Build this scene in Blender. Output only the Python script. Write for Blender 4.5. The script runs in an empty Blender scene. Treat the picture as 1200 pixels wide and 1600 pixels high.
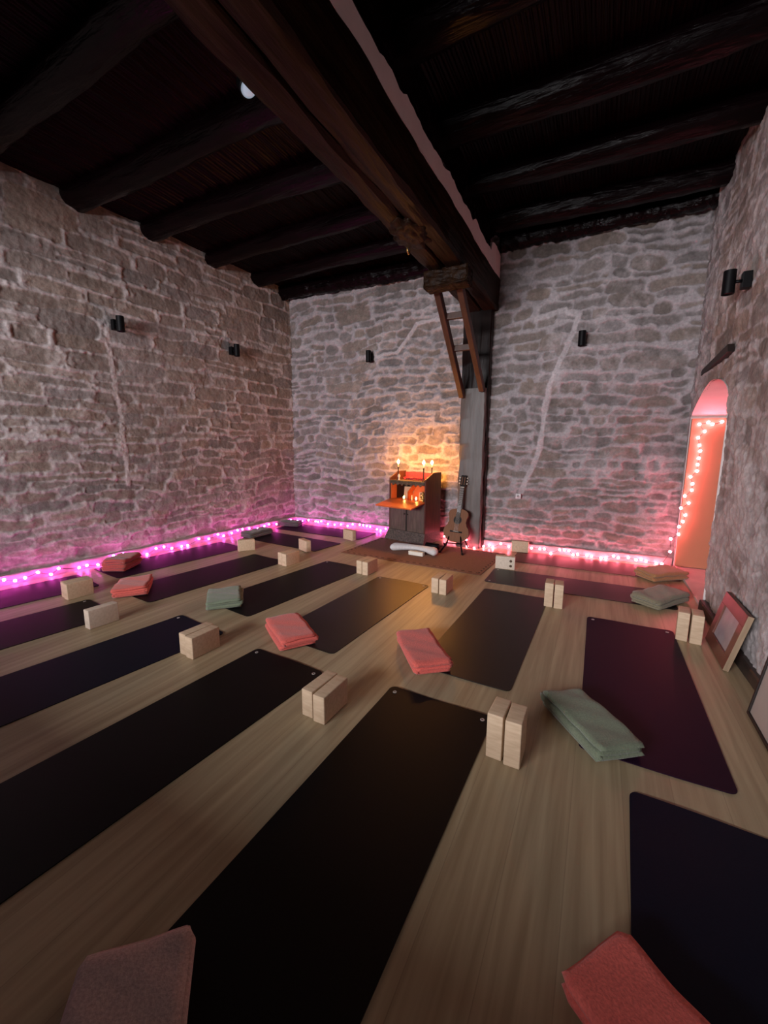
import bpy, bmesh, math, random
import numpy as np
from mathutils import Vector, Matrix
random.seed(7)
S = bpy.context.scene
C = S.collection
PI = math.pi

# ------------------------------------------------------------------ helpers
def tag(o, label=None, cat=None, group=None, kind=None):
    if label: o['label'] = label
    if cat: o['category'] = cat
    if group: o['group'] = group
    if kind: o['kind'] = kind
    return o

def empty(name, loc=(0, 0, 0), rz=0.0, label=None, cat=None, group=None):
    o = bpy.data.objects.new(name, None)
    o.empty_display_size = 0.05
    o.location = loc
    o.rotation_euler = (0, 0, rz)
    C.objects.link(o)
    return tag(o, label, cat, group)

def link_mesh(name, me, mat, parent=None, smooth=False, loc=(0, 0, 0), rot=(0, 0, 0)):
    me.materials.append(mat)
    if smooth:
        me.polygons.foreach_set('use_smooth', [True] * len(me.polygons))
    o = bpy.data.objects.new(name, me)
    o.location = loc
    o.rotation_euler = rot
    C.objects.link(o)
    if parent: o.parent = parent
    return o

def ob(name, bm, mat, parent=None, smooth=False, loc=(0, 0, 0), rot=(0, 0, 0), angle=None):
    me = bpy.data.meshes.new(name)
    bmesh.ops.recalc_face_normals(bm, faces=bm.faces)
    if angle is not None:
        for e in bm.edges:
            if len(e.link_faces) == 2 and e.calc_face_angle(0) > math.radians(angle):
                e.smooth = False
        smooth = True
    bm.to_mesh(me)
    bm.free()
    return link_mesh(name, me, mat, parent, smooth, loc, rot)

def copy_tree(o, parent=None):
    c = o.copy()
    C.objects.link(c)
    c.parent = parent
    for ch in list(o.children):
        copy_tree(ch, c)
    return c

def box(bm, x0, x1, y0, y1, z0, z1, bev=0.0, seg=2):
    t = bmesh.new()
    bmesh.ops.create_cube(t, size=1)
    for v in t.verts:
        v.co = Vector((x0 + (v.co.x + .5) * (x1 - x0), y0 + (v.co.y + .5) * (y1 - y0), z0 + (v.co.z + .5) * (z1 - z0)))
    if bev:
        bmesh.ops.bevel(t, geom=list(t.edges), offset=bev, segments=seg, affect='EDGES', profile=.6)
    merge(bm, t)

def merge(bm, t, M=None):
    if M is not None: bmesh.ops.transform(t, matrix=M, verts=t.verts)
    me = bpy.data.meshes.new('tmp')
    t.to_mesh(me); t.free()
    bm.from_mesh(me)
    bpy.data.meshes.remove(me)

def tube(bm, pts, r, n=8, cap=True):
    pts = [Vector(p) for p in pts]
    rs = r if isinstance(r, (list, tuple)) else [r] * len(pts)
    rings = []
    up = Vector((0, 0, 1))
    for i, p in enumerate(pts):
        d = (pts[min(i + 1, len(pts) - 1)] - pts[max(i - 1, 0)]).normalized()
        a = d.cross(up)
        if a.length < 1e-3: a = d.cross(Vector((1, 0, 0)))
        a.normalize()
        b = d.cross(a).normalized()
        rings.append([bm.verts.new(p + rs[i] * (math.cos(2 * PI * k / n) * a + math.sin(2 * PI * k / n) * b)) for k in range(n)])
    for i in range(len(rings) - 1):
        for k in range(n):
            bm.faces.new((rings[i][k], rings[i][(k + 1) % n], rings[i + 1][(k + 1) % n], rings[i + 1][k]))
    if cap:
        bm.faces.new(rings[0][::-1]); bm.faces.new(rings[-1])

def lathe(bm, prof, n=20, c=(0, 0, 0), cap=True):
    rings = []
    for (r, z) in prof:
        if r < 1e-6:
            rings.append([bm.verts.new((c[0], c[1], c[2] + z))])
        else:
            rings.append([bm.verts.new((c[0] + r * math.cos(2 * PI * k / n), c[1] + r * math.sin(2 * PI * k / n), c[2] + z)) for k in range(n)])
    for a, b in zip(rings[:-1], rings[1:]):
        for k in range(n):
            k2 = (k + 1) % n
            if len(a) == 1 and len(b) > 1: bm.faces.new((a[0], b[k], b[k2]))
            elif len(b) == 1 and len(a) > 1: bm.faces.new((a[k], a[k2], b[0]))
            elif len(a) > 1: bm.faces.new((a[k], a[k2], b[k2], b[k]))
    if cap and len(rings[0]) > 1: bm.faces.new(rings[0][::-1])
    if cap and len(rings[-1]) > 1: bm.faces.new(rings[-1])

def prism(bm, poly, axis, a0, a1):
    """extrude 2D polygon along an axis: axis 'x' -> poly is (y,z); 'y' -> (x,z); 'z' -> (x,y)"""
    def P(p, a):
        return {'x': (a, p[0], p[1]), 'y': (p[0], a, p[1]), 'z': (p[0], p[1], a)}[axis]
    A = [bm.verts.new(P(p, a0)) for p in poly]
    B = [bm.verts.new(P(p, a1)) for p in poly]
    bm.faces.new(A[::-1]); bm.faces.new(B)
    n = len(poly)
    for i in range(n):
        bm.faces.new((A[i], A[(i + 1) % n], B[(i + 1) % n], B[i]))

# ------------------------------------------------------------------ materials
def new_mat(name):
    m = bpy.data.materials.new(name)
    m.use_nodes = True
    nt = m.node_tree
    b = nt.nodes['Principled BSDF']
    return m, nt, b

def N(nt, t, **kw):
    n = nt.nodes.new(t)
    for k, v in kw.items():
        if k in n.inputs: n.inputs[k].default_value = v
        else: setattr(n, k, v)
    return n

def L(nt, a, b): nt.links.new(a, b)

def noise_mat(name, col, col2=None, scale=(20, 20, 20), rough=.6, bump=0.1, bdist=.002, detail=4, spec=.5, coat=0, sheen=0, rough2=None, metal=0):
    m, nt, b = new_mat(name)
    tc = N(nt, 'ShaderNodeTexCoord')
    mp = N(nt, 'ShaderNodeMapping'); mp.inputs['Scale'].default_value = scale
    L(nt, tc.outputs['Object'], mp.inputs['Vector'])
    no = N(nt, 'ShaderNodeTexNoise'); no.inputs['Scale'].default_value = 1; no.inputs['Detail'].default_value = detail
    L(nt, mp.outputs[0], no.inputs['Vector'])
    rp = N(nt, 'ShaderNodeValToRGB')
    c2 = col2 or [c * .7 for c in col]
    rp.color_ramp.elements[0].position = .3; rp.color_ramp.elements[1].position = .7
    rp.color_ramp.elements[0].color = (*c2, 1); rp.color_ramp.elements[1].color = (*col, 1)
    L(nt, no.outputs['Fac'], rp.inputs['Fac'])
    L(nt, rp.outputs[0], b.inputs['Base Color'])
    b.inputs['Roughness'].default_value = rough
    if rough2 is not None:
        mr = N(nt, 'ShaderNodeMapRange'); mr.inputs['To Min'].default_value = rough; mr.inputs['To Max'].default_value = rough2
        L(nt, no.outputs['Fac'], mr.inputs['Value']); L(nt, mr.outputs[0], b.inputs['Roughness'])
    b.inputs['Specular IOR Level'].default_value = spec
    b.inputs['Metallic'].default_value = metal
    if sheen:
        b.inputs['Sheen Weight'].default_value = sheen
    if bump:
        bp = N(nt, 'ShaderNodeBump'); bp.inputs['Strength'].default_value = bump; bp.inputs['Distance'].default_value = bdist
        L(nt, no.outputs['Fac'], bp.inputs['Height']); L(nt, bp.outputs[0], b.inputs['Normal'])
    return m

def emit_mat(name, col, strength):
    m, nt, b = new_mat(name)
    b.inputs['Base Color'].default_value = (*[min(1, c) for c in col], 1)
    b.inputs['Emission Color'].default_value = (*col, 1)
    b.inputs['Emission Strength'].default_value = strength
    return m

def stone_mat():
    m, nt, b = new_mat('rubble_stone')
    at = N(nt, 'ShaderNodeAttribute'); at.attribute_name = 'albedo'
    tc = N(nt, 'ShaderNodeTexCoord')
    no = N(nt, 'ShaderNodeTexNoise'); no.inputs['Scale'].default_value = 38; no.inputs['Detail'].default_value = 6; no.inputs['Roughness'].default_value = .65
    L(nt, tc.outputs['Object'], no.inputs['Vector'])
    mr = N(nt, 'ShaderNodeMapRange'); mr.inputs['From Min'].default_value = .25; mr.inputs['From Max'].default_value = .75
    mr.inputs['To Min'].default_value = .72; mr.inputs['To Max'].default_value = 1.22
    L(nt, no.outputs['Fac'], mr.inputs['Value'])
    mx = N(nt, 'ShaderNodeMix'); mx.data_type = 'RGBA'; mx.blend_type = 'MULTIPLY'; mx.inputs[0].default_value = 1
    L(nt, at.outputs['Color'], mx.inputs[6]); L(nt, mr.outputs[0], mx.inputs[7])
    L(nt, mx.outputs[2], b.inputs['Base Color'])
    b.inputs['Roughness'].default_value = .9; b.inputs['Specular IOR Level'].default_value = .2
    bp = N(nt, 'ShaderNodeBump'); bp.inputs['Strength'].default_value = .6; bp.inputs['Distance'].default_value = .008
    L(nt, no.outputs['Fac'], bp.inputs['Height']); L(nt, bp.outputs[0], b.inputs['Normal'])
    return m

def floor_mat():
    m, nt, b = new_mat('bamboo_planks')
    tc = N(nt, 'ShaderNodeTexCoord')
    sep = N(nt, 'ShaderNodeSeparateXYZ'); L(nt, tc.outputs['Object'], sep.inputs[0])
    # plank index along x (planks run along y)
    mul = N(nt, 'ShaderNodeMath', operation='MULTIPLY'); mul.inputs[1].default_value = 1 / .19; L(nt, sep.outputs['X'], mul.inputs[0])
    fl = N(nt, 'ShaderNodeMath', operation='FLOOR'); L(nt, mul.outputs[0], fl.inputs[0])
    fr = N(nt, 'ShaderNodeMath', operation='FRACT'); L(nt, mul.outputs[0], fr.inputs[0])
    wn = N(nt, 'ShaderNodeTexWhiteNoise'); wn.noise_dimensions = '1D'; L(nt, fl.outputs[0], wn.inputs['W'])
    mp = N(nt, 'ShaderNodeMapping'); mp.inputs['Scale'].default_value = (26, 1.1, 1); L(nt, tc.outputs['Object'], mp.inputs['Vector'])
    no = N(nt, 'ShaderNodeTexNoise'); no.inputs['Scale'].default_value = 1; no.inputs['Detail'].default_value = 5; no.inputs['Distortion'].default_value = .4
    L(nt, mp.outputs[0], no.inputs['Vector'])
    add = N(nt, 'ShaderNodeMath', operation='ADD')
    m2 = N(nt, 'ShaderNodeMath', operation='MULTIPLY'); m2.inputs[1].default_value = .16; L(nt, wn.outputs['Value'], m2.inputs[0])
    L(nt, no.outputs['Fac'], add.inputs[0]); L(nt, m2.outputs[0], add.inputs[1])
    rp = N(nt, 'ShaderNodeValToRGB')
    e = rp.color_ramp.elements
    e[0].position = .30; e[0].color = (.285, .208, .118, 1)
    e[1].position = .78; e[1].color = (.455, .362, .222, 1)
    L(nt, add.outputs[0], rp.inputs['Fac'])
    # joint
    a = N(nt, 'ShaderNodeMath', operation='SUBTRACT'); a.inputs[1].default_value = .5; L(nt, fr.outputs[0], a.inputs[0])
    ab = N(nt, 'ShaderNodeMath', operation='ABSOLUTE'); L(nt, a.outputs[0], ab.inputs[0])
    gt = N(nt, 'ShaderNodeMath', operation='GREATER_THAN'); gt.inputs[1].default_value = .492; L(nt, ab.outputs[0], gt.inputs[0])
    sc = N(nt, 'ShaderNodeMath', operation='MULTIPLY'); sc.inputs[1].default_value = .35; L(nt, gt.outputs[0], sc.inputs[0])
    mx = N(nt, 'ShaderNodeMix'); mx.data_type = 'RGBA'; L(nt, sc.outputs[0], mx.inputs[0]); L(nt, rp.outputs[0], mx.inputs[6]); mx.inputs[7].default_value = (.16, .10, .06, 1)
    L(nt, mx.outputs[2], b.inputs['Base Color'])
    b.inputs['Roughness'].default_value = .42
    b.inputs['Specular IOR Level'].default_value = .45
    bp = N(nt, 'ShaderNodeBump'); bp.inputs['Strength'].default_value = .12; bp.inputs['Distance'].default_value = .003
    L(nt, no.outputs['Fac'], bp.inputs['Height']); L(nt, bp.outputs[0], b.inputs['Normal'])
    return m

M = {}
M['stone'] = stone_mat()
M['floor'] = floor_mat()
M['plaster'] = noise_mat('lime_plaster', (.46, .42, .41), (.36, .33, .32), (9, 9, 9), .9, .5, .01, spec=.2)
M['plinth'] = noise_mat('pale_plinth', (.40, .33, .33), (.30, .25, .25), (14, 14, 14), .8, .4, .006, spec=.3)
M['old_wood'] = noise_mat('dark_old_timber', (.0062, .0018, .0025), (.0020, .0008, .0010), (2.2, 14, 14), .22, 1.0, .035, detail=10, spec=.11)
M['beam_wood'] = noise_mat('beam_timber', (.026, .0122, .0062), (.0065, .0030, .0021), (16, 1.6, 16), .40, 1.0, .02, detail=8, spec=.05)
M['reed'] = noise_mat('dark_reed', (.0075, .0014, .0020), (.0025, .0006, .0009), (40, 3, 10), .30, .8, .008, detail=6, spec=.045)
M['post_wood'] = noise_mat('grey_post_timber', (.120, .100, .090), (.070, .057, .050), (11, 11, 1.6), .5, .8, .012, detail=7, spec=.45)
M['shaded_post'] = noise_mat('shaded_post_timber', (.016, .0075, .006), (.007, .0035, .003), (13, 13, 1.3), .32, .8, .012, detail=7, spec=.14)  # shade of brace and beam put into the rear timber's colour
M['brace_wood'] = noise_mat('brace_timber', (.075, .030, .017), (.035, .014, .008), (18, 5, 5), .5, .5, .006, detail=5, spec=.4)
M['base_dark'] = noise_mat('dark_skirting', (.045, .030, .024), (.025, .016, .013), (18, 2, 18), .5, .2, .003)
M['lintel'] = noise_mat('lintel_timber', (.018, .009, .007), (.009, .005, .004), (10, 2, 10), .6, .4, .005)
M['black_metal'] = noise_mat('matt_black_metal', (.0022, .0022, .0030), (.0016, .0016, .002), (60, 60, 60), .5, .05, .001, spec=.18)
M['mat_black'] = noise_mat('black_rubber', (.0028, .0022, .0030), (.0020, .0016, .002), (160, 160, 160), .52, .25, .0012, spec=.18)
M['mat_brown'] = noise_mat('brown_black_rubber', (.0050, .0032, .0028), (.0038, .0025, .0021), (160, 160, 160), .42, .25, .0012, spec=.38)
M['mat_navy'] = noise_mat('navy_rubber', (.0042, .0066, .0180), (.0031, .0050, .0140), (160, 160, 160), .55, .25, .0012, spec=.12)
M['mat_plum'] = noise_mat('plum_rubber', (.0150, .0024, .0165), (.0115, .0018, .0125), (160, 160, 160), .58, .25, .0012, spec=.16)
M['mat_rust'] = noise_mat('rust_rubber', (.125, .045, .035), (.10, .035, .028), (160, 160, 160), .55, .25, .0012, spec=.4)
M['eyelet'] = noise_mat('pale_eyelet', (.42, .38, .34), None, (60, 60, 60), .45, .0)
M['cork'] = noise_mat('pale_pine', (.62, .47, .32), (.50, .36, .235), (14, 60, 60), .62, .25, .002, detail=5, spec=.35)
M['cork_white'] = noise_mat('whitish_pine', (.66, .56, .45), (.56, .46, .36), (14, 60, 60), .62, .25, .002, detail=5, spec=.35)
M['knot'] = noise_mat('dark_knot', (.10, .055, .03), None, (80, 80, 80), .7, .2)
def fabric(n, c):
    return noise_mat(n, c, [k * .72 for k in c], (130, 130, 130), .95, .8, .004, detail=3, spec=.1, sheen=.25)
M['coral'] = fabric('coral_fleece', (.74, .145, .115))
M['coral_dark'] = fabric('brick_fleece', (.42, .085, .070))
M['sage'] = fabric('sage_fleece', (.20, .240, .160))
M['moss'] = fabric('olive_fleece', (.25, .225, .15))
M['ochre'] = fabric('ochre_fleece', (.42, .22, .10))
M['greyblanket'] = fabric('grey_green_fleece', (.085, .085, .075))
M['beige'] = fabric('beige_fleece', (.52, .39, .35))
M['rug'] = noise_mat('brown_rug', (.27, .145, .098), (.19, .10, .068), (60, 220, 60), .9, .6, .004, detail=3, spec=.15)
M['rug_edge'] = noise_mat('dark_rug_border', (.060, .026, .018), None, (60, 60, 60), .9, .4, .003, spec=.15)
def dash_mat():
    m, nt, b = new_mat('dashed_rug_border')
    tc = N(nt, 'ShaderNodeTexCoord'); ck = N(nt, 'ShaderNodeTexChecker'); ck.inputs['Scale'].default_value = 22
    ck.inputs['Color1'].default_value = (.05, .022, .015, 1); ck.inputs['Color2'].default_value = (.25, .13, .09, 1)
    L(nt, tc.outputs['Object'], ck.inputs['Vector']); L(nt, ck.outputs['Color'], b.inputs['Base Color']); b.inputs['Roughness'].default_value = .9
    return m
M['rug_edge'] = dash_mat()
M['white_cloth'] = noise_mat('white_cotton', (.70, .69, .68), (.60, .59, .58), (40, 40, 40), .85, .25, .004, spec=.2, sheen=.2)
M['white_box'] = noise_mat('cream_card', (.78, .74, .62), (.72, .68, .57), (30, 30, 30), .6, .05)
M['desk_front'] = noise_mat('grey_brown_cabinet', (.125, .088, .066), (.065, .046, .036), (30, 30, 5), .5, .4, .004, detail=6)  # grey of the cool light put into the front's wood colour
M['desk_side'] = noise_mat('red_brown_cabinet', (.105, .038, .024), (.055, .020, .014), (30, 30, 4), .42, .3, .003, detail=6)
M['desk_base'] = noise_mat('speckled_plinth', (.120, .088, .070), (.035, .027, .023), (45, 45, 45), .65, .7, .008, detail=5)
M['orange'] = noise_mat('orange_lacquer', (.62, .135, .030), (.54, .11, .025), (12, 12, 12), .42, .05)
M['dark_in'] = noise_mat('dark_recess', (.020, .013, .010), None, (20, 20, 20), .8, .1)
M['carved'] = noise_mat('carved_rail', (.12, .085, .045), (.04, .028, .016), (45, 45, 45), .55, .8, .008)
M['flower'] = noise_mat('red_petals', (.42, .035, .05), (.26, .02, .03), (60, 60, 60), .7, .3)
M['photo_frame'] = noise_mat('pale_print', (.55, .40, .27), (.40, .28, .19), (10, 10, 10), .5, .05)
M['photo_dark'] = noise_mat('print_tone', (.10, .06, .045), (.05, .03, .022), (20, 20, 20), .5, .05)
M['brass'] = noise_mat('aged_brass', (.55, .33, .10), (.35, .20, .06), (40, 40, 40), .35, .3, .003, metal=.8)
M['candlestick'] = noise_mat('dark_iron', (.035, .022, .014), None, (40, 40, 40), .45, .2, metal=.4)
M['wax'] = noise_mat('candle_wax', (.80, .68, .48), None, (30, 30, 30), .5, .05)
M['flame'] = emit_mat('candle_flame', (1.0, .37, .06), 1200)
M['flame_small'] = emit_mat('tealight_flame', (1.0, .45, .10), 120)
M['bulb_magenta'] = emit_mat('magenta_bulb', (1.0, .075, .60), 82)
M['bulb_red'] = emit_mat('rose_bulb', (1.0, .15, .22), 88)
M['wire'] = noise_mat('light_cable', (.09, .02, .03), None, (40, 40, 40), .5, .0)
M['gtop'] = noise_mat('guitar_top', (.20, .082, .036), (.155, .062, .027), (90, 5, 5), .55, .08, .001, spec=.15)
M['gside'] = noise_mat('guitar_side', (.075, .028, .014), None, (20, 20, 20), .3, .05)
M['gdark'] = noise_mat('ebony', (.010, .007, .006), None, (40, 40, 40), .6, .1, spec=.15)
M['gneck'] = noise_mat('fingerboard', (.03, .02, .016), None, (40, 40, 40), .6, .1, spec=.2)
M['bone'] = noise_mat('bone', (.70, .64, .52), None, (30, 30, 30), .45, .0)
M['string'] = noise_mat('nylon_string', (.6, .55, .48), None, (30, 30, 30), .35, .0)
M['redframe'] = noise_mat('reddish_frame', (.155, .048, .030), (.11, .034, .022), (40, 8, 8), .45, .2, .002)
M['edge_wood'] = noise_mat('bare_frame_edge', (.36, .25, .16), (.26, .18, .11), (40, 8, 8), .6, .2, .002)
M['paper'] = noise_mat('faded_print', (.40, .32, .33), (.30, .235, .245), (9, 9, 9), .55, .05)
M['pale_board'] = noise_mat('pale_board', (.40, .35, .31), (.36, .31, .28), (6, 6, 6), .6, .05)
M['door'] = noise_mat('orange_ochre_door', (.47, .205, .105), (.44, .19, .097), (3, 3, 3), .55, .05)
M['passage'] = noise_mat('white_limewash', (.72, .64, .62), (.64, .57, .55), (7, 7, 7), .85, .3, .006)
M['step'] = noise_mat('pale_threshold', (.60, .50, .45), (.50, .41, .37), (9, 9, 9), .55, .2, .004)
M['glass_white'] = emit_mat('spot_lens', (.46, .56, .68), .5)
M['chrome'] = noise_mat('pale_metal', (.5, .5, .52), None, (40, 40, 40), .3, .0, metal=1)
M['socket'] = noise_mat('white_plastic', (.62, .61, .62), None, (40, 40, 40), .45, .0)

# ------------------------------------------------------------------ camera
cam_d = bpy.data.cameras.new('camera')
cam = bpy.data.objects.new('camera', cam_d)
C.objects.link(cam)
yaw, pitch, roll, fpx = -.477884, .157925, .004414, 646.75
cy, sy, cp, sp = math.cos(yaw), math.sin(yaw), math.cos(pitch), math.sin(pitch)
fwd = Vector((sy * cp, cy * cp, -sp)); right = Vector((cy, -sy, 0)); up = right.cross(fwd)
cr, sr = math.cos(roll), math.sin(roll)
r2 = cr * right + sr * up; u2 = -sr * right + cr * up
cam.matrix_world = Matrix(((r2.x, u2.x, -fwd.x, 0), (r2.y, u2.y, -fwd.y, 0), (r2.z, u2.z, -fwd.z, 1.45), (0, 0, 0, 1)))
cam_d.sensor_fit = 'HORIZONTAL'; cam_d.sensor_width = 36; cam_d.lens = 36 * fpx / 1200
cam_d.clip_start = .02
S.camera = cam

# ------------------------------------------------------------------ stone walls (true relief)
def vnoise(U, V, sc, seed):
    rng = np.random.RandomState(seed)
    x = U / sc; y = V / sc
    x = x - x.min(); y = y - y.min()
    nx = int(x.max()) + 3; ny = int(y.max()) + 3
    g = rng.rand(ny, nx)
    i = np.floor(x).astype(int); j = np.floor(y).astype(int)
    fx = x - i; fy = y - j
    fx = fx * fx * (3 - 2 * fx); fy = fy * fy * (3 - 2 * fy)
    return ((g[j, i] * (1 - fx) + g[j, i + 1] * fx) * (1 - fy) + (g[j + 1, i] * (1 - fx) + g[j + 1, i + 1] * fx) * fy) * 2 - 1

def fbm(U, V, sc, seed, o=4):
    r = 0; a = 1
    for k in range(o):
        r = r + a * vnoise(U, V, sc / 2 ** k, seed + 31 * k); a *= .55
    return r

def sstep(a, b, x):
    t = np.clip((x - a) / (b - a), 0, 1)
    return t * t * (3 - 2 * t)

def rubble(U, V, seed, hfun, wfun, gap=1.0, warp=None):
    """irregular coursed rubble: returns (stone mask, per-stone random, bulge)"""
    rng = np.random.RandomState(seed)
    k_ = 1.0 if warp is None else warp(U, V)
    wu = U + k_ * .045 * fbm(U, V, .55, seed + 1, 3) + k_ * .016 * fbm(U, V, .12, seed + 2, 2)
    wv = V + k_ * .055 * fbm(U, V, .75, seed + 3, 2) + k_ * .018 * fbm(U, V, .16, seed + 4, 3)
    best = np.full(U.shape, 9.0); rnd = np.zeros(U.shape); flat = np.zeros(U.shape)
    du = U[0, 1] - U[0, 0]; dv = V[1, 0] - V[0, 0]
    z = V.min() - .1
    while z < V.max() + .1:
        h = hfun(rng, z)
        x = U.min() - .4 - rng.rand() * .3
        while x < U.max() + .4:
            w = wfun(rng, z, h)
            parts = [(x + w / 2, z + h / 2, w / 2, h / 2)]
            q = rng.rand()
            if q < .13 and h > .12:   # two thin stones over each other
                parts = [(x + w / 2, z + h * .27, w / 2, h * .25), (x + w / 2, z + h * .76, w / 2, h * .24)]
            elif q < .20:
                parts = [(x + w / 2, z + h * .55, w / 2, h * .66)]
            for (cx, cz, hw, hh) in parts:
                hw = max(hw - .010 * gap - rng.rand() * .022 * gap, .03); hh = max(hh - .006 * gap - rng.rand() * .020 * gap, .018)
                p = rng.choice([3.5, 5.0, 7.0]) if (warp is not None and z > 1.7) else rng.choice([2.3, 3.0, 4.0, 6.0]); ang = rng.normal(0, .035)
                cx += rng.normal(0, .012); cz += rng.normal(0, .012)
                R = max(hw, hh) * 1.35 + .12
                i0 = max(int((cx - R - U.min()) / du), 0); i1 = min(int((cx + R - U.min()) / du) + 1, U.shape[1])
                j0 = max(int((cz - R - V.min()) / dv), 0); j1 = min(int((cz + R - V.min()) / dv) + 1, U.shape[0])
                if i1 <= i0 or j1 <= j0: continue
                a = wu[j0:j1, i0:i1] - cx; b = wv[j0:j1, i0:i1] - cz
                a2 = a + ang * b; b2 = b - ang * a
                s = ((np.abs(a2) / hw) ** p + (np.abs(b2) / hh) ** p) ** (1 / p)
                # distance to the stone edge in metres, roughly
                d = (s - 1) * min(hw, hh)
                sub = best[j0:j1, i0:i1]
                k = d < sub
                sub[k] = d[k]
                rnd[j0:j1, i0:i1][k] = rng.rand()
            x += w
        z += h
    return best, rnd

def polyd(U, V, pts):
    d = np.full(U.shape, 9.)
    for (a, b), (c, e) in zip(pts[:-1], pts[1:]):
        l2 = (c - a) ** 2 + (e - b) ** 2
        t = np.clip(((U - a) * (c - a) + (V - b) * (e - b)) / l2, 0, 1)
        d = np.minimum(d, np.hypot(U - a - t * (c - a), V - b - t * (e - b)))
    return d

def stone_wall(name, u0, u1, v0, v1, res, place, seed, hfun, wfun, channels=(), hole=None, smear=None, ribbon=.014, gap=1.0, warp=None, relief=1.0, slabs=(), stone_col=(.225, .190, .172), mortar_col=(.41, .375, .372)):
    nu = int((u1 - u0) / res) + 1; nv = int((v1 - v0) / res) + 1
    U, V = np.meshgrid(np.linspace(u0, u1, nu), np.linspace(v0, v1, nv))
    d, rnd = rubble(U, V, seed, hfun, wfun, gap, warp)
    n1 = fbm(U, V, .09, seed + 50, 4); n2 = fbm(U, V, .6, seed + 60, 3); n3 = fbm(U, V, .035, seed + 70, 2)
    d = d + .006 * n1
    mort = sstep(-.006, .010, d)
    if smear is not None:
        sm = np.clip(smear(U, V) + .55 * n2 + .25 * n1, 0, 1)
        mort = np.maximum(mort, sm * .85)
    ch = np.zeros(U.shape)
    for pts, wd in channels:
        c = 1 - sstep(wd * .7, wd * 1.25, polyd(U + .02 * n2 + .012 * n1, V + .02 * n1, pts))
        ch = np.maximum(ch, c)
    mort = np.maximum(mort, ch)
    # relief: stones a little domed, mortar laid as a raised rough ribbon, shadow groove between
    groove = np.exp(-((d - .001) / .006) ** 2)
    inner = np.clip(-d / .06, 0, 1)
    face = .010 * inner + .0075 * n1 + .012 * (rnd - .5) + .004 * n3
    rib = ribbon + .010 * n1 + .010 * n2 + .006 * n3
    H = face * (1 - mort) + rib * mort - .004 * groove * (1 - ch)
    H = (H + .012 * n2) * relief
    sc = np.array(stone_col); mc = np.array(mortar_col)
    tone = (.84 + .34 * rnd)[..., None]
    warm = ((rnd * 7.31) % 1)[..., None]
    stone = sc * tone * (1 + (warm - .5) * np.array([.12, .0, -.14])) * (1 + .16 * n1[..., None])
    mo = mc * (1 + .13 * n1 + .10 * n2)[..., None]
    mo = mo * (1 - ch[..., None]) + mo * ch[..., None] * 1.22
    col = stone * (1 - mort[..., None]) + mo * mort[..., None]
    P = place(U, V, H)
    idx = np.arange(nu * nv).reshape(nv, nu)
    q = np.stack([idx[:-1, :-1], idx[:-1, 1:], idx[1:, 1:], idx[1:, :-1]], -1).reshape(-1, 4)
    if hole is not None:
        um = (U[:-1, :-1] + U[1:, 1:]) / 2; vm = (V[:-1, :-1] + V[1:, 1:]) / 2
        q = q[~hole(um, vm).reshape(-1)]
    verts = P.reshape(-1, 3)
    colr = np.concatenate([np.clip(col, 0.01, .9), np.ones(col.shape[:2] + (1,))], -1).reshape(-1, 4)
    # masonry body behind the face
    bm = bmesh.new()
    for sl in slabs: box(bm, *sl)
    bv = np.array([v.co[:] for v in bm.verts]).reshape(-1, 3)
    bm.verts.index_update()
    bf = [[v.index + len(verts) for v in f.verts] for f in bm.faces]
    bm.free()
    allv = np.concatenate([verts, bv]) if len(bv) else verts
    faces = np.concatenate([q, np.array(bf)]) if bf else q
    colr = np.concatenate([colr, np.tile([.2, .17, .15, 1], (len(bv), 1))])
    me = bpy.data.meshes.new(name)
    me.vertices.add(len(allv)); me.vertices.foreach_set('co', allv.astype(np.float32).ravel())
    me.loops.add(faces.size); me.loops.foreach_set('vertex_index', faces.astype(np.int32).ravel())
    me.polygons.add(len(faces)); me.polygons.foreach_set('loop_start', np.arange(0, faces.size, 4, dtype=np.int32))
    me.update(calc_edges=True)
    at = me.attributes.new('albedo', 'FLOAT_COLOR', 'POINT')
    at.data.foreach_set('color', colr.astype(np.float32).ravel())
    o = link_mesh(name, me, M['stone'], smooth=True)
    return tag(o, kind='structure')

ZT = 4.26
# left wall: u = y, v = z
def left_x(y): return -5.46 + .066 * (y - 1.8)
def h_left(r, z): return r.uniform(.13, .22) if z > 2.1 else r.uniform(.09, .17)
def w_left(r, z, h): return h * r.uniform(1.7, 4.0)
stone_wall('wall_left', -.9, 6.3, -.02, ZT, .0115,
           lambda U, V, H: np.stack([left_x(U) + H, U, V], -1), 11, h_left, w_left,
           channels=[([(3.12, 2.95), (3.13, 2.5), (3.16, 2.0), (3.20, 1.4), (3.2, .95)], .03)],
           smear=lambda U, V: .55 * sstep(1.15, .35, V) - .35 + .4 * sstep(2.9, 1.2, U) * sstep(2.6, 1.6, V), ribbon=.013, warp=lambda U, V: .35 + .65 * sstep(2.3, 1.5, V), relief=.62, stone_col=(.225, .186, .168), mortar_col=(.385, .342, .335),
           slabs=[(-5.95, -5.69, -.9, 6.5, -.02, ZT)])
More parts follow.
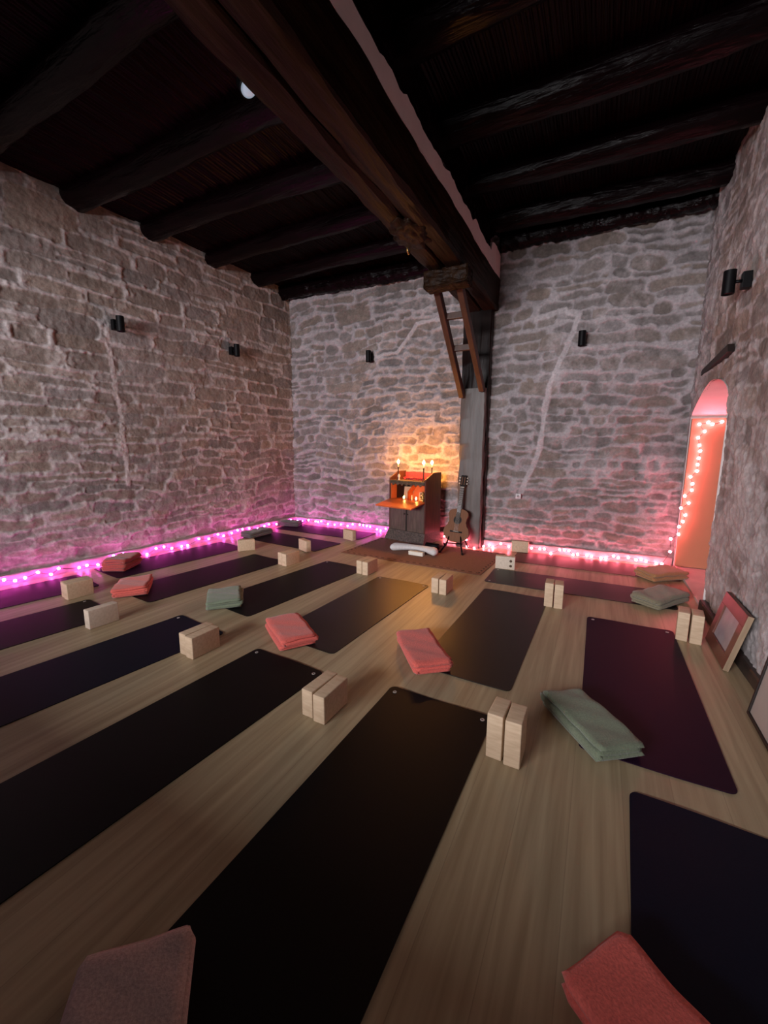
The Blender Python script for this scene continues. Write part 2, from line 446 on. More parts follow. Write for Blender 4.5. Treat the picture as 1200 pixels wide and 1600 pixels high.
# back wall: u = x
def back_y(x):
    x = np.asarray(x, float)
    t = np.clip((x + 1.72) / .2, 0, 1); t = t * t * (3 - 2 * t)
    return 6.25 * (1 - t) + (5.97 + .05 * (x + 1.4)) * t
def h_back(r, z): return r.uniform(.09, .185)
def w_back(r, z, h): return h * r.uniform(1.3, 4.2)
stone_wall('wall_back', -5.35, .96, -.02, ZT, .0115,
           lambda U, V, H: np.stack([U, back_y(U) - H, V], -1), 23, h_back, w_back,
           channels=[([(-3.37, 2.9), (-3.02, 2.93), (-2.86, 3.10), (-2.67, 3.33), (-2.48, 3.34), (-1.75, 3.30)], .032),
                     ([(-.87, 3.10), (-.52, 3.15), (-.36, 3.09), (-.40, 2.93), (-.49, 2.65), (-.64, 2.26), (-.70, 1.94), (-.73, 1.43), (-.80, 1.26), (-.97, .82)], .038)],
           smear=lambda U, V: -.16 + .35 * sstep(1.0, .2, V) + .15 * sstep(3.4, 2.4, V), ribbon=.019, gap=1.35, stone_col=(.205, .172, .158), mortar_col=(.365, .328, .335),
           slabs=[(-5.9, 1.0, 6.36, 6.6, -.02, ZT), (-1.5, 1.0, 6.12, 6.36, -.02, ZT)])
# right wall: u = y, arched doorway near the corner
def right_x(y): return .90 + .026 * (6.05 - y)
YN, YF, ZS, ZA = 4.54, 5.97, 1.79, 2.10
def arch_z(y):
    t = (np.asarray(y) - (YN + YF) / 2) / ((YF - YN) / 2)
    return ZS + (ZA - ZS) * np.where(t > 0, np.clip(1 - np.abs(t) ** 1.35, 0, 1) ** .85, np.sqrt(np.clip(1 - np.abs(t) ** 2.2, 0, 1)))
def h_right(r, z): return r.uniform(.11, .19)
def w_right(r, z, h): return h * r.uniform(1.4, 3.2)
stone_wall('wall_right', -.9, 6.12, -.02, ZT, .0125,
           lambda U, V, H: np.stack([right_x(U) - H, U, V], -1), 37, h_right, w_right,
           hole=lambda u, v: (u > YN) & (u < YF) & (v < arch_z(u)),
           smear=lambda U, V: .30 + .35 * sstep(2.4, 1.0, V), ribbon=.010, relief=.7,
           slabs=[(1.16, 1.4, -.9, YN - .02, -.02, ZT), (1.16, 1.4, YN - .02, 6.6, 2.25, ZT)])

# doorway: limewashed reveal and passage behind the arch, threshold, open leaf
bm = bmesh.new()
ys = np.linspace(YN, YF, 33)
prof = [(YN, -.02)] + [(float(y), float(arch_z(y))) for y in ys] + [(YF, -.02)]
x0s = [right_x(p[0]) - .012 for p in prof]
A = [bm.verts.new((x0, p[0], p[1])) for x0, p in zip(x0s, prof)]
B = [bm.verts.new((1.42, p[0], p[1])) for p in prof]
for i in range(len(prof) - 1): bm.faces.new((A[i], A[i + 1], B[i + 1], B[i]))
ob('trim_2', bm, M['passage'], smooth=False)
tag(bpy.data.objects['trim_2'], 'limewashed arched reveal of the doorway in the right wall', 'doorway reveal', kind='structure')
bm = bmesh.new()
box(bm, 1.42, 2.3, YF, YF + .2, -.02, 2.5); box(bm, 2.3, 2.45, 4.2, 6.2, -.02, 2.5); box(bm, 1.42, 2.3, 4.3, YN, -.02, 2.5); box(bm, 1.42, 2.45, 4.3, 6.2, 2.35, 2.5)
o = ob('wall_passage', bm, M['passage']); tag(o, kind='structure')
bm = bmesh.new(); box(bm, right_x(5.2) - .01, 2.3, YN + .002, YF - .002, -.02, .03, .006)
o = ob('trim_3', bm, M['step']); tag(o, 'pale stone threshold in the arched doorway', 'threshold', kind='structure')
d1 = empty('door_1', (1.0, YF - .06, .03), 0, 'orange painted door leaf standing open inside the arched doorway', 'door'); d1['kind'] = 'structure'
bm = bmesh.new(); box(bm, -.104, .62, .0, .045, .008, 1.745, .004)
ob('door_leaf', bm, M['door'], d1)
bm = bmesh.new(); tube(bm, [(.54, 0, .95), (.54, -.05, .95), (.43, -.05, .95)], .009, 8)
ob('door_handle', bm, M['black_metal'], d1, True)
bm = bmesh.new()
pts = [(5.80, 2.205), (5.78, 2.262), (4.66, 2.325), (4.62, 2.255)]
prism(bm, pts, 'x', right_x(5.2) - .03, right_x(5.2) + .16)
o = ob('trim_1', bm, M['lintel']); tag(o, 'thin dark timber lintel above the arched doorway', 'lintel', kind='structure')

# floor
bm = bmesh.new(); box(bm, -6.0, 1.35, -.95, 6.5, -.08, 0)
o = ob('floor', bm, M['floor']); tag(o, kind='structure')

# plinths along the walls
def strip(name, f0, f1, z1, mat, th, n=60, wob=.006):
    bm = bmesh.new(); rows = []
    for i in range(n + 1):
        t = i / n
        p = Vector(f0) * (1 - t) + Vector(f1) * t
        dirv = (Vector(f1) - Vector(f0)).normalized(); nrm = Vector((dirv.y, -dirv.x, 0))
        w = wob * (math.sin(t * 37) + math.sin(t * 91 + 1)) * .5
        a = p + nrm * (th + w); b = p - nrm * .05
        rows.append([bm.verts.new((a.x, a.y, 0)), bm.verts.new((a.x, a.y, z1 - .012 + w)), bm.verts.new(((a.x * .8 + p.x * .2), (a.y * .8 + p.y * .2), z1 + w)), bm.verts.new((b.x, b.y, z1 + .004)), bm.verts.new((b.x, b.y, 0))])
    for r, s in zip(rows[:-1], rows[1:]):
        for k in range(5): bm.faces.new((r[k], r[(k + 1) % 5], s[(k + 1) % 5], s[k]))
    bm.faces.new(rows[0]); bm.faces.new(rows[-1][::-1])
    o = ob(name, bm, mat); return tag(o, kind='structure')
strip('baseboard_left', (left_x(-.9) + .05, -.9, 0), (left_x(6.2) + .05, 6.2, 0), .105, M['plinth'], .035)
strip('baseboard_back', (-5.16, 6.19, 0), (-1.80, 6.19, 0), .105, M['plinth'], .03)
strip('baseboard_back_2', (-1.42, 5.935, 0), (.88, 6.05, 0), .105, M['plinth'], .03)
bpy.data.objects['baseboard_back_2'].name = 'baseboard_corner'
strip('baseboard_right', (right_x(4.5) + .0, YN - .03, 0), (right_x(-.9) + .0, -.9, 0), .085, M['base_dark'], .045, wob=.002)

# ------------------------------------------------------------------ ceiling
def rough_log(bm, x0, x1, y, z, r, seed, n=14, seg=46, flat=.92, rag=.012):
    rg = random.Random(seed); ph = [rg.uniform(0, 6) for _ in range(8)]
    rings = []
    for i in range(seg + 1):
        t = i / seg; x = x0 + (x1 - x0) * t
        cy_ = y + .030 * math.sin(t * 5 + ph[0]) + .012 * math.sin(t * 17 + ph[1]); cz_ = z + .02 * math.sin(t * 4 + ph[2])
        ring = []
        for k in range(n):
            a = 2 * PI * k / n
            rr = r * (1 + .08 * math.sin(2 * a + ph[3] + t * 2) + .06 * math.sin(3 * a + ph[4] + t * 9) + .035 * math.sin(t * 40 + 5 * a + ph[5])) + rg.uniform(-rag, rag) * .5
            ring.append(bm.verts.new((x, cy_ + rr * math.cos(a), cz_ + rr * flat * math.sin(a))))
        rings.append(ring)
    for a, b in zip(rings[:-1], rings[1:]):
        for k in range(n): bm.faces.new((a[k], a[(k + 1) % n], b[(k + 1) % n], b[k]))
    bm.faces.new(rings[0][::-1]); bm.faces.new(rings[-1])

# reed ceiling: half-round reeds side by side, running along y
per = .034; nx = int(7.1 / per) * 6; xs = np.linspace(-5.95, 1.2, nx); yy = np.linspace(-.95, 6.4, 22)
rng = np.random.RandomState(5)
reed_off = rng.uniform(-.012, .012, int(7.2 / per) + 3)
X, Y = np.meshgrid(xs, yy)
idx_r = ((X + 5.95) / per).astype(int); ph = ((X + 5.95) / per) % 1
Z = 4.20 - .014 * np.sqrt(np.clip(1 - (2 * ph - 1) ** 2, 0, 1)) + reed_off[idx_r] + .012 * vnoise(X * 3, Y, .6, 3) + .006 * vnoise(X * 8, Y * 2, .5, 4)
bmc = bmesh.new()
gv = [[bmc.verts.new((X[j, i], Y[j, i], Z[j, i])) for i in range(nx)] for j in range(len(yy))]
top = [[bmc.verts.new((a, b, 4.32)) for a in (-5.95, 1.2)] for b in (-.95, 6.4)]
for j in range(len(yy) - 1):
    for i in range(nx - 1): bmc.faces.new((gv[j][i], gv[j][i + 1], gv[j + 1][i + 1], gv[j + 1][i]))
bmc.faces.new((top[0][0], top[0][1], top[1][1], top[1][0]))
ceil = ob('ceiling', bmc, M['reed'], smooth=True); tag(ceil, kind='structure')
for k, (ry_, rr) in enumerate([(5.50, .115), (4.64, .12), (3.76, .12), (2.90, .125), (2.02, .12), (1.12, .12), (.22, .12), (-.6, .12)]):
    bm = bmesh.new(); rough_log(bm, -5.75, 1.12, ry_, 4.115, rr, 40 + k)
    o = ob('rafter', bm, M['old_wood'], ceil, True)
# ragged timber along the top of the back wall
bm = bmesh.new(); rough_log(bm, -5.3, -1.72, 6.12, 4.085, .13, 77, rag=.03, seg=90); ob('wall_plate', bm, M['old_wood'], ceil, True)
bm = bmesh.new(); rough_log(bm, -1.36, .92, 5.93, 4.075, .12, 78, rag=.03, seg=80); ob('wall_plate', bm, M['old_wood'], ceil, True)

# main beam: two timbers side by side, pale infill above
BX0, BX1, BZ0, BZ1 = -1.745, -1.365, 3.25, 3.65
bmr = empty('ceiling_beam', ((BX0 + BX1) / 2, 2.5, BZ0), 0, 'massive dark double timber beam running the length of the ceiling', 'beam'); bmr['kind'] = 'structure'
def timber(x0, x1, z0, z1, y0, y1, seed, bev=.02, seg=60, wob=.010):
    rg = random.Random(seed); bm = bmesh.new(); rings = []
    prof = [(0, bev), (bev, 0), ((x1 - x0) * .5, -.006), (x1 - x0 - bev, 0), (x1 - x0, bev), (x1 - x0, (z1 - z0) * .5), (x1 - x0, z1 - z0 - bev), (x1 - x0 - bev, z1 - z0), (bev, z1 - z0), (0, z1 - z0 - bev), (0, (z1 - z0) * .5)]
    ph = [rg.uniform(0, 6) for _ in range(4)]
    for i in range(seg + 1):
        t = i / seg
        ring = []
        for k, (a, b) in enumerate(prof):
            w = wob * (math.sin(t * 23 + ph[0] + k * 1.7) + .6 * math.sin(t * 61 + ph[1] + k * 2.9)) * .6 + rg.uniform(-.003, .003)
            ring.append(bm.verts.new((x0 + a + w, y0 + (y1 - y0) * t, z0 + b + w * .8)))
        rings.append(ring)
    n = len(prof)
    for a, b in zip(rings[:-1], rings[1:]):
        for k in range(n): bm.faces.new((a[k], a[(k + 1) % n], b[(k + 1) % n], b[k]))
    bm.faces.new(rings[0][::-1]); bm.faces.new(rings[-1])
    return bm
off = (-(BX0 + BX1) / 2, -2.5, -BZ0)
for (a, b, s) in ((BX0, -1.568, 1), (-1.552, BX1, 2)):
    bm = timber(a, b, BZ0, BZ1, -.9, 5.97, s)
    ob('timber', bm, M['beam_wood'], bmr, loc=off, angle=35)
# knobbly repair with a hook underneath
bm = bmesh.new()
t = bmesh.new(); bmesh.ops.create_icosphere(t, subdivisions=4, radius=1)
rg = random.Random(3)
for v in t.verts:
    n_ = 1 + .12 * math.sin(9 * v.co.x + 3) * math.sin(7 * v.co.y) + .10 * math.sin(17 * v.co.y + 5 * v.co.x) + rg.uniform(-.04, .04)
    v.co = Vector((v.co.x * .15 * n_, v.co.y * .26 * n_, v.co.z * .045 * n_))
merge(bm, t, Matrix.Translation((-1.60, 3.55, 3.25)))
ob('gnarled_knot', bm, M['beam_wood'], bmr, True, loc=off)
bm = bmesh.new(); tube(bm, [(-1.70, 3.72, 3.24), (-1.70, 3.72, 3.20), (-1.70, 3.74, 3.185), (-1.70, 3.765, 3.195), (-1.70, 3.77, 3.215)], .008, 8)
ob('iron_hook', bm, M['brass'], bmr, True, loc=off)
# infill
bm = bmesh.new()
rows = []
rg = random.Random(12)
for i in range(120):
    y = -.9 + 6.85 * i / 119
    zt = 3.815 + .018 * math.sin(y * 7) + rg.uniform(-.010, .010) + (.12 if y > 5.45 else 0)
    zt -= .05 * max(0, 1 - abs(((y - .22) / .88 + .5) % 1 - .5) / .12)
    rows.append([bm.verts.new((-1.70, y, 3.64)), bm.verts.new((-1.368, y, 3.64)), bm.verts.new((-1.368, y, max(zt, 3.665))), bm.verts.new((-1.70, y, max(zt, 3.665)))])
for a, b in zip(rows[:-1], rows[1:]):
    for k in range(4): bm.faces.new((a[k], a[(k + 1) % 4], b[(k + 1) % 4], b[k]))
bm.faces.new(rows[0][::-1]); bm.faces.new(rows[-1])
ob('plaster_infill', bm, M['passage'], bmr, loc=off)
bm = timber(-1.73, -1.39, 3.80, 4.19, -.9, 5.45, 9, wob=.02)
ob('bearer_plank', bm, M['old_wood'], bmr, loc=off)

# post with stepped face, corbel and open brace
pst = empty('timber_post', (-1.61, 5.9, 0), 0, 'grey weathered timber post carrying the beam against the back wall', 'post'); pst['kind'] = 'structure'
po = (1.61, -5.9, 0)
bm = timber(-1.765, -1.455, 0, 1, 0, 1, 4)
bm.free()
def vtimber(x0, x1, y0, y1, z0, z1, seed, bev=.012, seg=40, wob=.005):
    bm = timber(x0, x1, y0, y1, z0, z1, seed, bev, seg, wob)   # built along y, then turned upright
    for v in bm.verts: v.co = Vector((v.co.x, v.co.z, v.co.y))
    return bm
ob('face_timber', vtimber(-1.785, -1.445, 5.755, 5.86, 0, 2.235, 5), M['post_wood'], pst, loc=po, angle=35)
ob('rear_timber', vtimber(-1.815, -1.425, 5.85, 6.02, 0, 3.26, 6), M['shaded_post'], pst, loc=po, angle=35)
brc = empty('brace', (-1.61, 5.74, 2.15), 0, 'open ladder-like timber brace slanting from the post up to the beam', 'brace'); brc['kind'] = 'structure'
bo = Vector((1.61, -5.74, -2.15))
def bar(bm, a, b, w, h):
    a = Vector(a); b = Vector(b); d = (b - a).normalized(); sx = Vector((1, 0, 0)); u = sx.cross(d).normalized()
    vs = []
    for p in (a, b):
        for (i, j) in ((-1, -1), (1, -1), (1, 1), (-1, 1)): vs.append(bm.verts.new(p + sx * i * w / 2 + u * j * h / 2))
    for f in ((0, 3, 2, 1), (4, 5, 6, 7), (0, 1, 5, 4), (1, 2, 6, 5), (2, 3, 7, 6), (3, 0, 4, 7)): bm.faces.new([vs[k] for k in f])
    bmesh.ops.bevel(bm, geom=list(bm.edges), offset=.005, segments=1, affect='EDGES')
bm = bmesh.new(); bar(bm, (-1.760, 5.72, 2.14), (-1.740, 4.52, 3.25), .066, .10); ob('rail', bm, M['brace_wood'], brc, loc=bo)
bm = bmesh.new(); bar(bm, (-1.485, 5.72, 2.21), (-1.485, 4.52, 3.25), .066, .10); ob('rail', bm, M['brace_wood'], brc, loc=bo)
for (yy_, zz_) in ((5.50, 2.40), (5.22, 2.655), (4.90, 2.945)):
    bm = bmesh.new(); box(bm, -1.75, -1.46, yy_ - .03, yy_ + .03, zz_ - .035, zz_ + .035, .006); 
    if yy_ < 5.4: ob('rung', bm, M['brace_wood'], brc, loc=bo)
    else: bm.free()
bm = bmesh.new(); box(bm, -1.79, -1.32, 4.33, 4.52, 3.085, 3.255, .015)
rg = random.Random(8)
bmesh.ops.subdivide_edges(bm, edges=list(bm.edges), cuts=5, use_grid_fill=True)
for v in bm.verts: v.co += Vector((rg.uniform(-1, 1), rg.uniform(-1, 1), rg.uniform(-1, 1))) * .007
ob('corbel', bm, M['beam_wood'], brc, loc=bo)

# ------------------------------------------------------------------ near end of the room: unseen wall, its window opening sized to shape the daylight
bm = bmesh.new()
YW0, YW1 = -1.15, -.9
WX0, WX1, WZ0, WZ1 = -5.4, .0, .95, 2.95
box(bm, -5.95, 1.4, YW0, YW1, -.02, WZ0); box(bm, -5.95, 1.4, YW0, YW1, WZ1, ZT); box(bm, -5.95, WX0, YW0, YW1, WZ0, WZ1); box(bm, WX1, 1.4, YW0, YW1, WZ0, WZ1)
o = ob('wall_front', bm, M['plaster']); tag(o, kind='structure')

# ------------------------------------------------------------------ yoga mats
def rounded_rect(w, l, r, n=6):
    pts = []
    for (cx, cy_, a0) in ((w / 2 - r, l / 2 - r, 0), (-w / 2 + r, l / 2 - r, PI / 2), (-w / 2 + r, -l / 2 + r, PI), (w / 2 - r, -l / 2 + r, 1.5 * PI)):
        for k in range(n + 1):
            a = a0 + PI / 2 * k / n
            pts.append((cx + r * math.cos(a), cy_ + r * math.sin(a)))
    return pts
def mat_mesh(w, l, wave=.004, seed=0, th=.005):
    """thin slab with rounded corners, both ends barely lifting"""
    rg = random.Random(seed); r = .035; bm = bmesh.new()
    nl, nw = 44, 14; ph = rg.uniform(0, 6)
    def half(y):
        e = l / 2 - abs(y)
        return w / 2 if e >= r else w / 2 - r + math.sqrt(max(r * r - (r - e) ** 2, 0))
    ys_ = [-l / 2 + r * (1 - math.cos(PI / 2 * k / 6)) for k in range(7)]
    ys_ = ys_ + [-l / 2 + r + (l - 2 * r) * k / nl for k in range(1, nl)] + [-y for y in ys_[::-1]]
    T, Bt = [], []
    for y in ys_:
        a, b = [], []
        for i in range(nw + 1):
            s = -1 + 2 * i / nw; x = s * half(y)
            lift = wave * (max(0, abs(y) / (l / 2) - .80) / .20) ** 2 * (1 + math.sin(3.0 * s + ph)) 
            a.append(bm.verts.new((x, y, th + lift))); b.append(bm.verts.new((x, y, lift)))
        T.append(a); Bt.append(b)
    for j in range(len(ys_) - 1):
        for i in range(nw):
            bm.faces.new((T[j][i], T[j][i + 1], T[j + 1][i + 1], T[j + 1][i])); bm.faces.new((Bt[j][i], Bt[j + 1][i], Bt[j + 1][i + 1], Bt[j][i + 1]))
        bm.faces.new((T[j][0], T[j + 1][0], Bt[j + 1][0], Bt[j][0])); bm.faces.new((T[j][nw], Bt[j][nw], Bt[j + 1][nw], T[j + 1][nw]))
    for i in range(nw):
        bm.faces.new((T[0][i + 1], T[0][i], Bt[0][i], Bt[0][i + 1])); bm.faces.new((T[-1][i], T[-1][i + 1], Bt[-1][i + 1], Bt[-1][i]))
    return bm
def eyelet_mesh():
    bm = bmesh.new(); n = 18; R0, R1, h = .0055, .0125, .0022
    loops = [[bm.verts.new((r * math.cos(2 * PI * k / n), r * math.sin(2 * PI * k / n), z)) for k in range(n)] for (r, z) in ((R0, 0), (R0, h), (R1 - .001, h), (R1, 0))]
    for a, b in zip(loops, loops[1:] + loops[:1]):
        for k in range(n): bm.faces.new((a[k], a[(k + 1) % n], b[(k + 1) % n], b[k]))
    return bm
ML = 1.72; MW = .615
MATS = [  # name-label, colour, center of far edge (x,y), rotation deg (0 = along y), length, eyelets
 ('black yoga mat in the middle foreground, far corner beside the tall block pair', 'mat_black', (-.715, 2.085), -1.0, 1.72, 1),
 ('black foreground yoga mat left of the middle one, coral blanket beyond its end', 'mat_black', (-1.785, 2.045), -4.0, 1.72, 1),
 ('navy-black yoga mat in the near row with paired blocks at its right edge', 'mat_navy', (-2.80, 2.165), -7.0, 1.72, 1),
 ('black yoga mat with a single pale block beside it, left in the near row', 'mat_black', (-3.90, 2.00), -7.5, 1.72, 1),
 ('plum yoga mat lying along the left wall at the left picture edge', 'mat_plum', (-4.83, 2.36), -8.5, 1.72, 0),
 ('dark plum yoga mat along the left wall, brick-red blanket at its near end', 'mat_plum', (-4.71, 4.26), -6.5, 1.70, 0),
 ('black yoga mat second from the left wall, coral blanket at its near corner', 'mat_black', (-3.735, 3.97), -6.3, 1.70, 0),
 ('black yoga mat with the sage green blanket on its near left corner', 'mat_black', (-2.685, 4.17), -6.5, 1.70, 1),
 ('black-brown yoga mat catching the candle glow in front of the rug', 'mat_brown', (-1.80, 3.94), -2.4, 1.68, 1),
 ('black-brown yoga mat right of the candlelit one, bright coral blanket at its near corner', 'mat_brown', (-.65, 4.11), -1.0, 1.74, 0),
 ('plum purple yoga mat with two pale eyelets near the right wall', 'mat_plum', (.31, 3.815), .3, 1.77, 1),
 ('navy yoga mat in the right foreground under a coral blanket', 'mat_navy', (.525, 1.855), -2.5, 1.72, 0),
]
for i, (lab, mt, (fx, fy), rot, ln, ey) in enumerate(MATS):
    r = math.radians(rot)
    cx_, cy__ = fx + math.sin(r) * ln / 2, fy - math.cos(r) * ln / 2
    root = empty('yoga_mat', (cx_, cy__, .0005), r, lab, 'yoga mat', 'yoga mats laid out on the floor')
    ob('mat', mat_mesh(MW, ln, .002, i), M[mt], root, angle=40)
    if ey:
        for s in (-1, 1): ob('eyelet', eyelet_mesh(), M['eyelet'], root, True, loc=(s * (MW / 2 - .045), ln / 2 - .05, .0068))
for i, (lab, mt, c, rot, ln, wd) in enumerate([
 ('dark plum yoga mat in the far left corner against the back wall', 'mat_plum', (-4.12, 5.73), 88, 1.75, .56),
 ('black yoga mat second from the back wall in the far left corner', 'mat_black', (-4.15, 4.88), 84, 1.55, .58),
 ('black yoga mat lying crosswise at the right, white block at its left end', 'mat_brown', (-.15, 4.62), 90.5, 1.75, .54),
 ('rust brown yoga mat along the back wall right of the post', 'mat_rust', (-.02, 5.60), 90.5, 1.80, .56)]):
    root = empty('yoga_mat', (c[0], c[1], .0005), math.radians(rot), lab, 'yoga mat', 'yoga mats laid out on the floor')
    ob('mat', mat_mesh(wd, ln, .002, 50 + i), M[mt], root, angle=40)
    if i in (2,):
        for s in (-1, 1): ob('eyelet', eyelet_mesh(), M['eyelet'], root, True, loc=(s * (wd / 2 - .045), ln / 2 - .05, .0068))

# ------------------------------------------------------------------ wooden yoga blocks
BL, BH, BT = .225, .155, .074
def block_mesh(dx, dy, dz):
    bm = bmesh.new(); box(bm, -dx / 2, dx / 2, -dy / 2, dy / 2, 0, dz, .006, 3); return bm
me_long = None
def make_block(x, y, z, rot, lab, kind='long', mat='cork', knots=0, group='wooden yoga blocks standing on the floor'):
    """kind: long = on its long narrow edge, tall = on end"""
    root = empty('yoga_block', (x, y, z), math.radians(rot), lab, 'yoga block', group)
    if kind == 'long': dims = (BT, BL, BH)
    elif kind == 'tall': dims = (BT, BH, BL)
    ob('body', block_mesh(*dims), M[mat], root, angle=50)
    for k in range(knots):
        bm = bmesh.new(); lathe(bm, [(.001, 0), (.013, 0), (.013, .0012), (0, .0018)], 14)
        fx = dims[0] / 2 if not isinstance(knots, str) else 0
        o = ob('knot', bm, M['knot'], root, True, loc=(dims[0] / 2 * KSIDE[0] + .0, dims[1] * (.2 if k == 0 else .16) * KSIDE[1], dims[2] * (.62 if k == 0 else .30)), rot=(0, PI / 2 * KSIDE[0], 0))
    return root
KSIDE = (1, 1)
PAIRS = [ # position of the pair's centre, rotation, kind, description
 (-2.44, 1.86, -3, 'long', 'beside the navy-black mat in the near row'),
 (-4.42, 2.055, -4, 'long', 'beside the plum mat at the far left'),
 (-3.345, 3.89, -8, 'long', 'between the far left mats'),
 (-2.31, 4.04, -3, 'long', 'at the far corner of the sage-blanket mat'),
 (-1.325, 3.855, -1, 'long', 'at the far corner of the candlelit mat'),
 (-1.255, 1.725, -2, 'long', 'beside the left black foreground mat'),
 (-.295, 1.85, -2, 'tall', 'on end beside the middle foreground mat'),
 (-.285, 3.97, 3, 'tall', 'on end at the bright coral blanket mat'),
 (.700, 3.72, -7, 'tall', 'on end beside the plum mat by the right wall'),
]
for (x, y, rot, kd, desc) in PAIRS:
    r = math.radians(rot)
    for s, side in ((-1, 'left'), (1, 'right')):
        o_ = BT / 2 + .004
        make_block(x + s * o_ * math.cos(r), y + s * o_ * math.sin(r) + (.008 if s < 0 else -.004), .0055 if False else 0, rot + s * 1.2, f'pale wooden block, {side} of pair {desc}', kd)
make_block(-3.52, 1.79, 0, -3, 'single pale wooden block beside the black mat left in the near row', 'long', 'cork_white')
make_block(-4.31, 4.13, 0, -35, 'single pale wooden block at the far end of the dark plum mat', 'long')
make_block(-3.56, 4.48, .0085, 66, 'single pale wooden block on the corner mat second from the back wall', 'long')
make_block(-3.38, 5.36, .0085, 72, 'single pale wooden block on the mat by the back wall, nearest the cabinet', 'long')
KSIDE = (-1, -1)
b_ = make_block(-.92, 4.955, 0, 96, 'whitish wooden block with two dark knots at the left end of the crosswise mat', 'long', 'cork_white', knots=0)
for zz in (.105, .045):
    bm = bmesh.new(); lathe(bm, [(.016, 0), (.016, .001), (.008, .0016), (0, .0018)], 14)
    ob('knot', bm, M['knot'], b_, True, loc=(-BT / 2 - .0002, -.065, zz), rot=(0, -PI / 2, 0))
make_block(-.895, 5.84, .0085, 94, 'pale wooden block standing among the rose fairy lights by the back wall', 'long', 'cork')

# ------------------------------------------------------------------ folded fleece blankets
def blanket_mesh(Ln, W, Ht, seed, layers=4):
    """one long cloth folded to and fro, then smoothed: the fold ends show as rounded layers"""
    rg = random.Random(seed); th = Ht / layers
    # centreline of the folded cloth in (x, z)
    path = []
    for k in range(layers):
        z = th * (k + .5); xa, xb = -W / 2 + th * .5, W / 2 - th * .5
        jit = rg.uniform(-.008, .004)
        seq = [xa + (xb - xa) * t / 9 for t in range(10)]
        if k % 2: seq = seq[::-1]
        path += [(x, z) for x in seq]
        if k < layers - 1:
            e = seq[-1]; sg = 1 if k % 2 == 0 else -1
            for a in (-60, -25, 25, 60):
                path.append((e + sg * (th * .45 * math.cos(math.radians(a)) + jit), z + th / 2 + th * .5 * math.sin(math.radians(a))))
    n = len(path); half = th * .44
    up_, dn_ = [], []
    for i, p in enumerate(path):
        a = path[max(i - 1, 0)]; b = path[min(i + 1, n - 1)]
        dx, dz = b[0] - a[0], b[1] - a[1]; l_ = math.hypot(dx, dz) or 1
        nx_, nz_ = -dz / l_, dx / l_
        up_.append((p[0] + nx_ * half, p[1] + nz_ * half)); dn_.append((p[0] - nx_ * half, p[1] - nz_ * half))
    outline = up_ + dn_[::-1]
    bm = bmesh.new(); rows = []; seg = 22
    ph = [rg.uniform(0, 6) for _ in range(5)]
    for j in range(seg + 1):
        t = j / seg; y = -Ln / 2 + Ln * t
        inset = .010 * (max(0, 1 - min(t, 1 - t) / .05)) ** 2
        row = []
        for (x, z) in outline:
            lay = z / Ht
            xx = x * (1 - 2 * inset / W * 1.2) + .007 * math.sin(5 * t + ph[0] + 3 * lay) * lay
            sag = 1 - .10 * (math.sin(3.1 * t + ph[1]) * .5 + .5) * (x / W + .5) - .06 * math.sin(7 * t + ph[2] + 8 * x)
            zz = max(.0, (z - Ht / 2) * (1 - inset / th * .5) + Ht / 2) * sag + .003 * math.sin(19 * t + 30 * x + ph[3]) * lay
            yy__ = y + (.012 * math.sin(9 * lay + ph[4]) if j in (0, seg) else 0)
            row.append(bm.verts.new((xx, yy__, zz)))
        rows.append(row)
    m = len(outline)
    for a, b in zip(rows[:-1], rows[1:]):
        for k in range(m): bm.faces.new((a[k], a[(k + 1) % m], b[(k + 1) % m], b[k]))
    for row in (rows[0], rows[-1]):
        for i in range(n - 1): bm.faces.new((row[i], row[i + 1], row[m - 2 - i], row[m - 1 - i]))
    zmin = min(v.co.z for v in bm.verts)
    for v in bm.verts: v.co.z -= zmin
    return bm
def blanket(x, y, ang, Ln, W, Ht, mat, lab, seed, z=.0102, layers=4, flip=0):
    # ang: direction of the long side in degrees from +x
    bm = blanket_mesh(Ln, W, Ht, seed, layers)
    o = ob('folded_blanket', bm, M[mat], None, True, loc=(x, y, z), rot=(0, 0, math.radians(ang - 90 + 180 * flip)))
    tag(o, lab, 'blanket', 'folded blankets beside the mats')
    return o
blanket(-1.0, 2.525, -51, .50, .26, .085, 'coral', 'bright coral folded blanket on the mat right of the candlelit one', 1)
blanket(-2.01, 2.33, -34, .47, .27, .085, 'coral', 'coral folded blanket at the near end of the candlelit mat', 2)
blanket(.045, 2.215, -52, .48, .25, .085, 'sage', 'large sage green folded blanket at the near corner of the plum mat', 3, flip=1)
blanket(-4.06, 2.385, -40, .42, .31, .09, 'coral', 'coral folded blanket on the second mat from the left wall', 4)
blanket(-3.0, 2.59, -45, .38, .30, .09, 'sage', 'small sage green folded blanket on the floor at the left between two black mats', 5)
blanket(-4.95, 2.80, -62, .36, .26, .14, 'coral_dark', 'brick-red folded blanket at the near end of the dark plum mat by the left wall', 6, layers=5)
blanket(.70, 5.40, 39, .46, .27, .10, 'ochre', 'ochre folded blanket on the rust mat nearest the arched doorway', 7)
blanket(.60, 4.52, 55, .50, .27, .10, 'moss', 'olive folded blanket at the right end of the crosswise mat', 8)
blanket(-4.86, 4.90, 88, .48, .24, .09, 'greyblanket', 'dark grey-green folded blanket on the left end of the second mat in the far corner', 9)
blanket(-4.93, 5.84, 15, .36, .22, .085, 'greyblanket', 'dark grey-green folded blanket in the very corner of the two stone walls', 10)
blanket(.292, .955, -37, .50, .25, .08, 'coral', 'coral folded blanket in the right foreground on the navy mat', 11)
blanket(-.875, .365, -46, .50, .28, .07, 'beige', 'beige folded blanket corner at the bottom left on the middle foreground mat', 12)

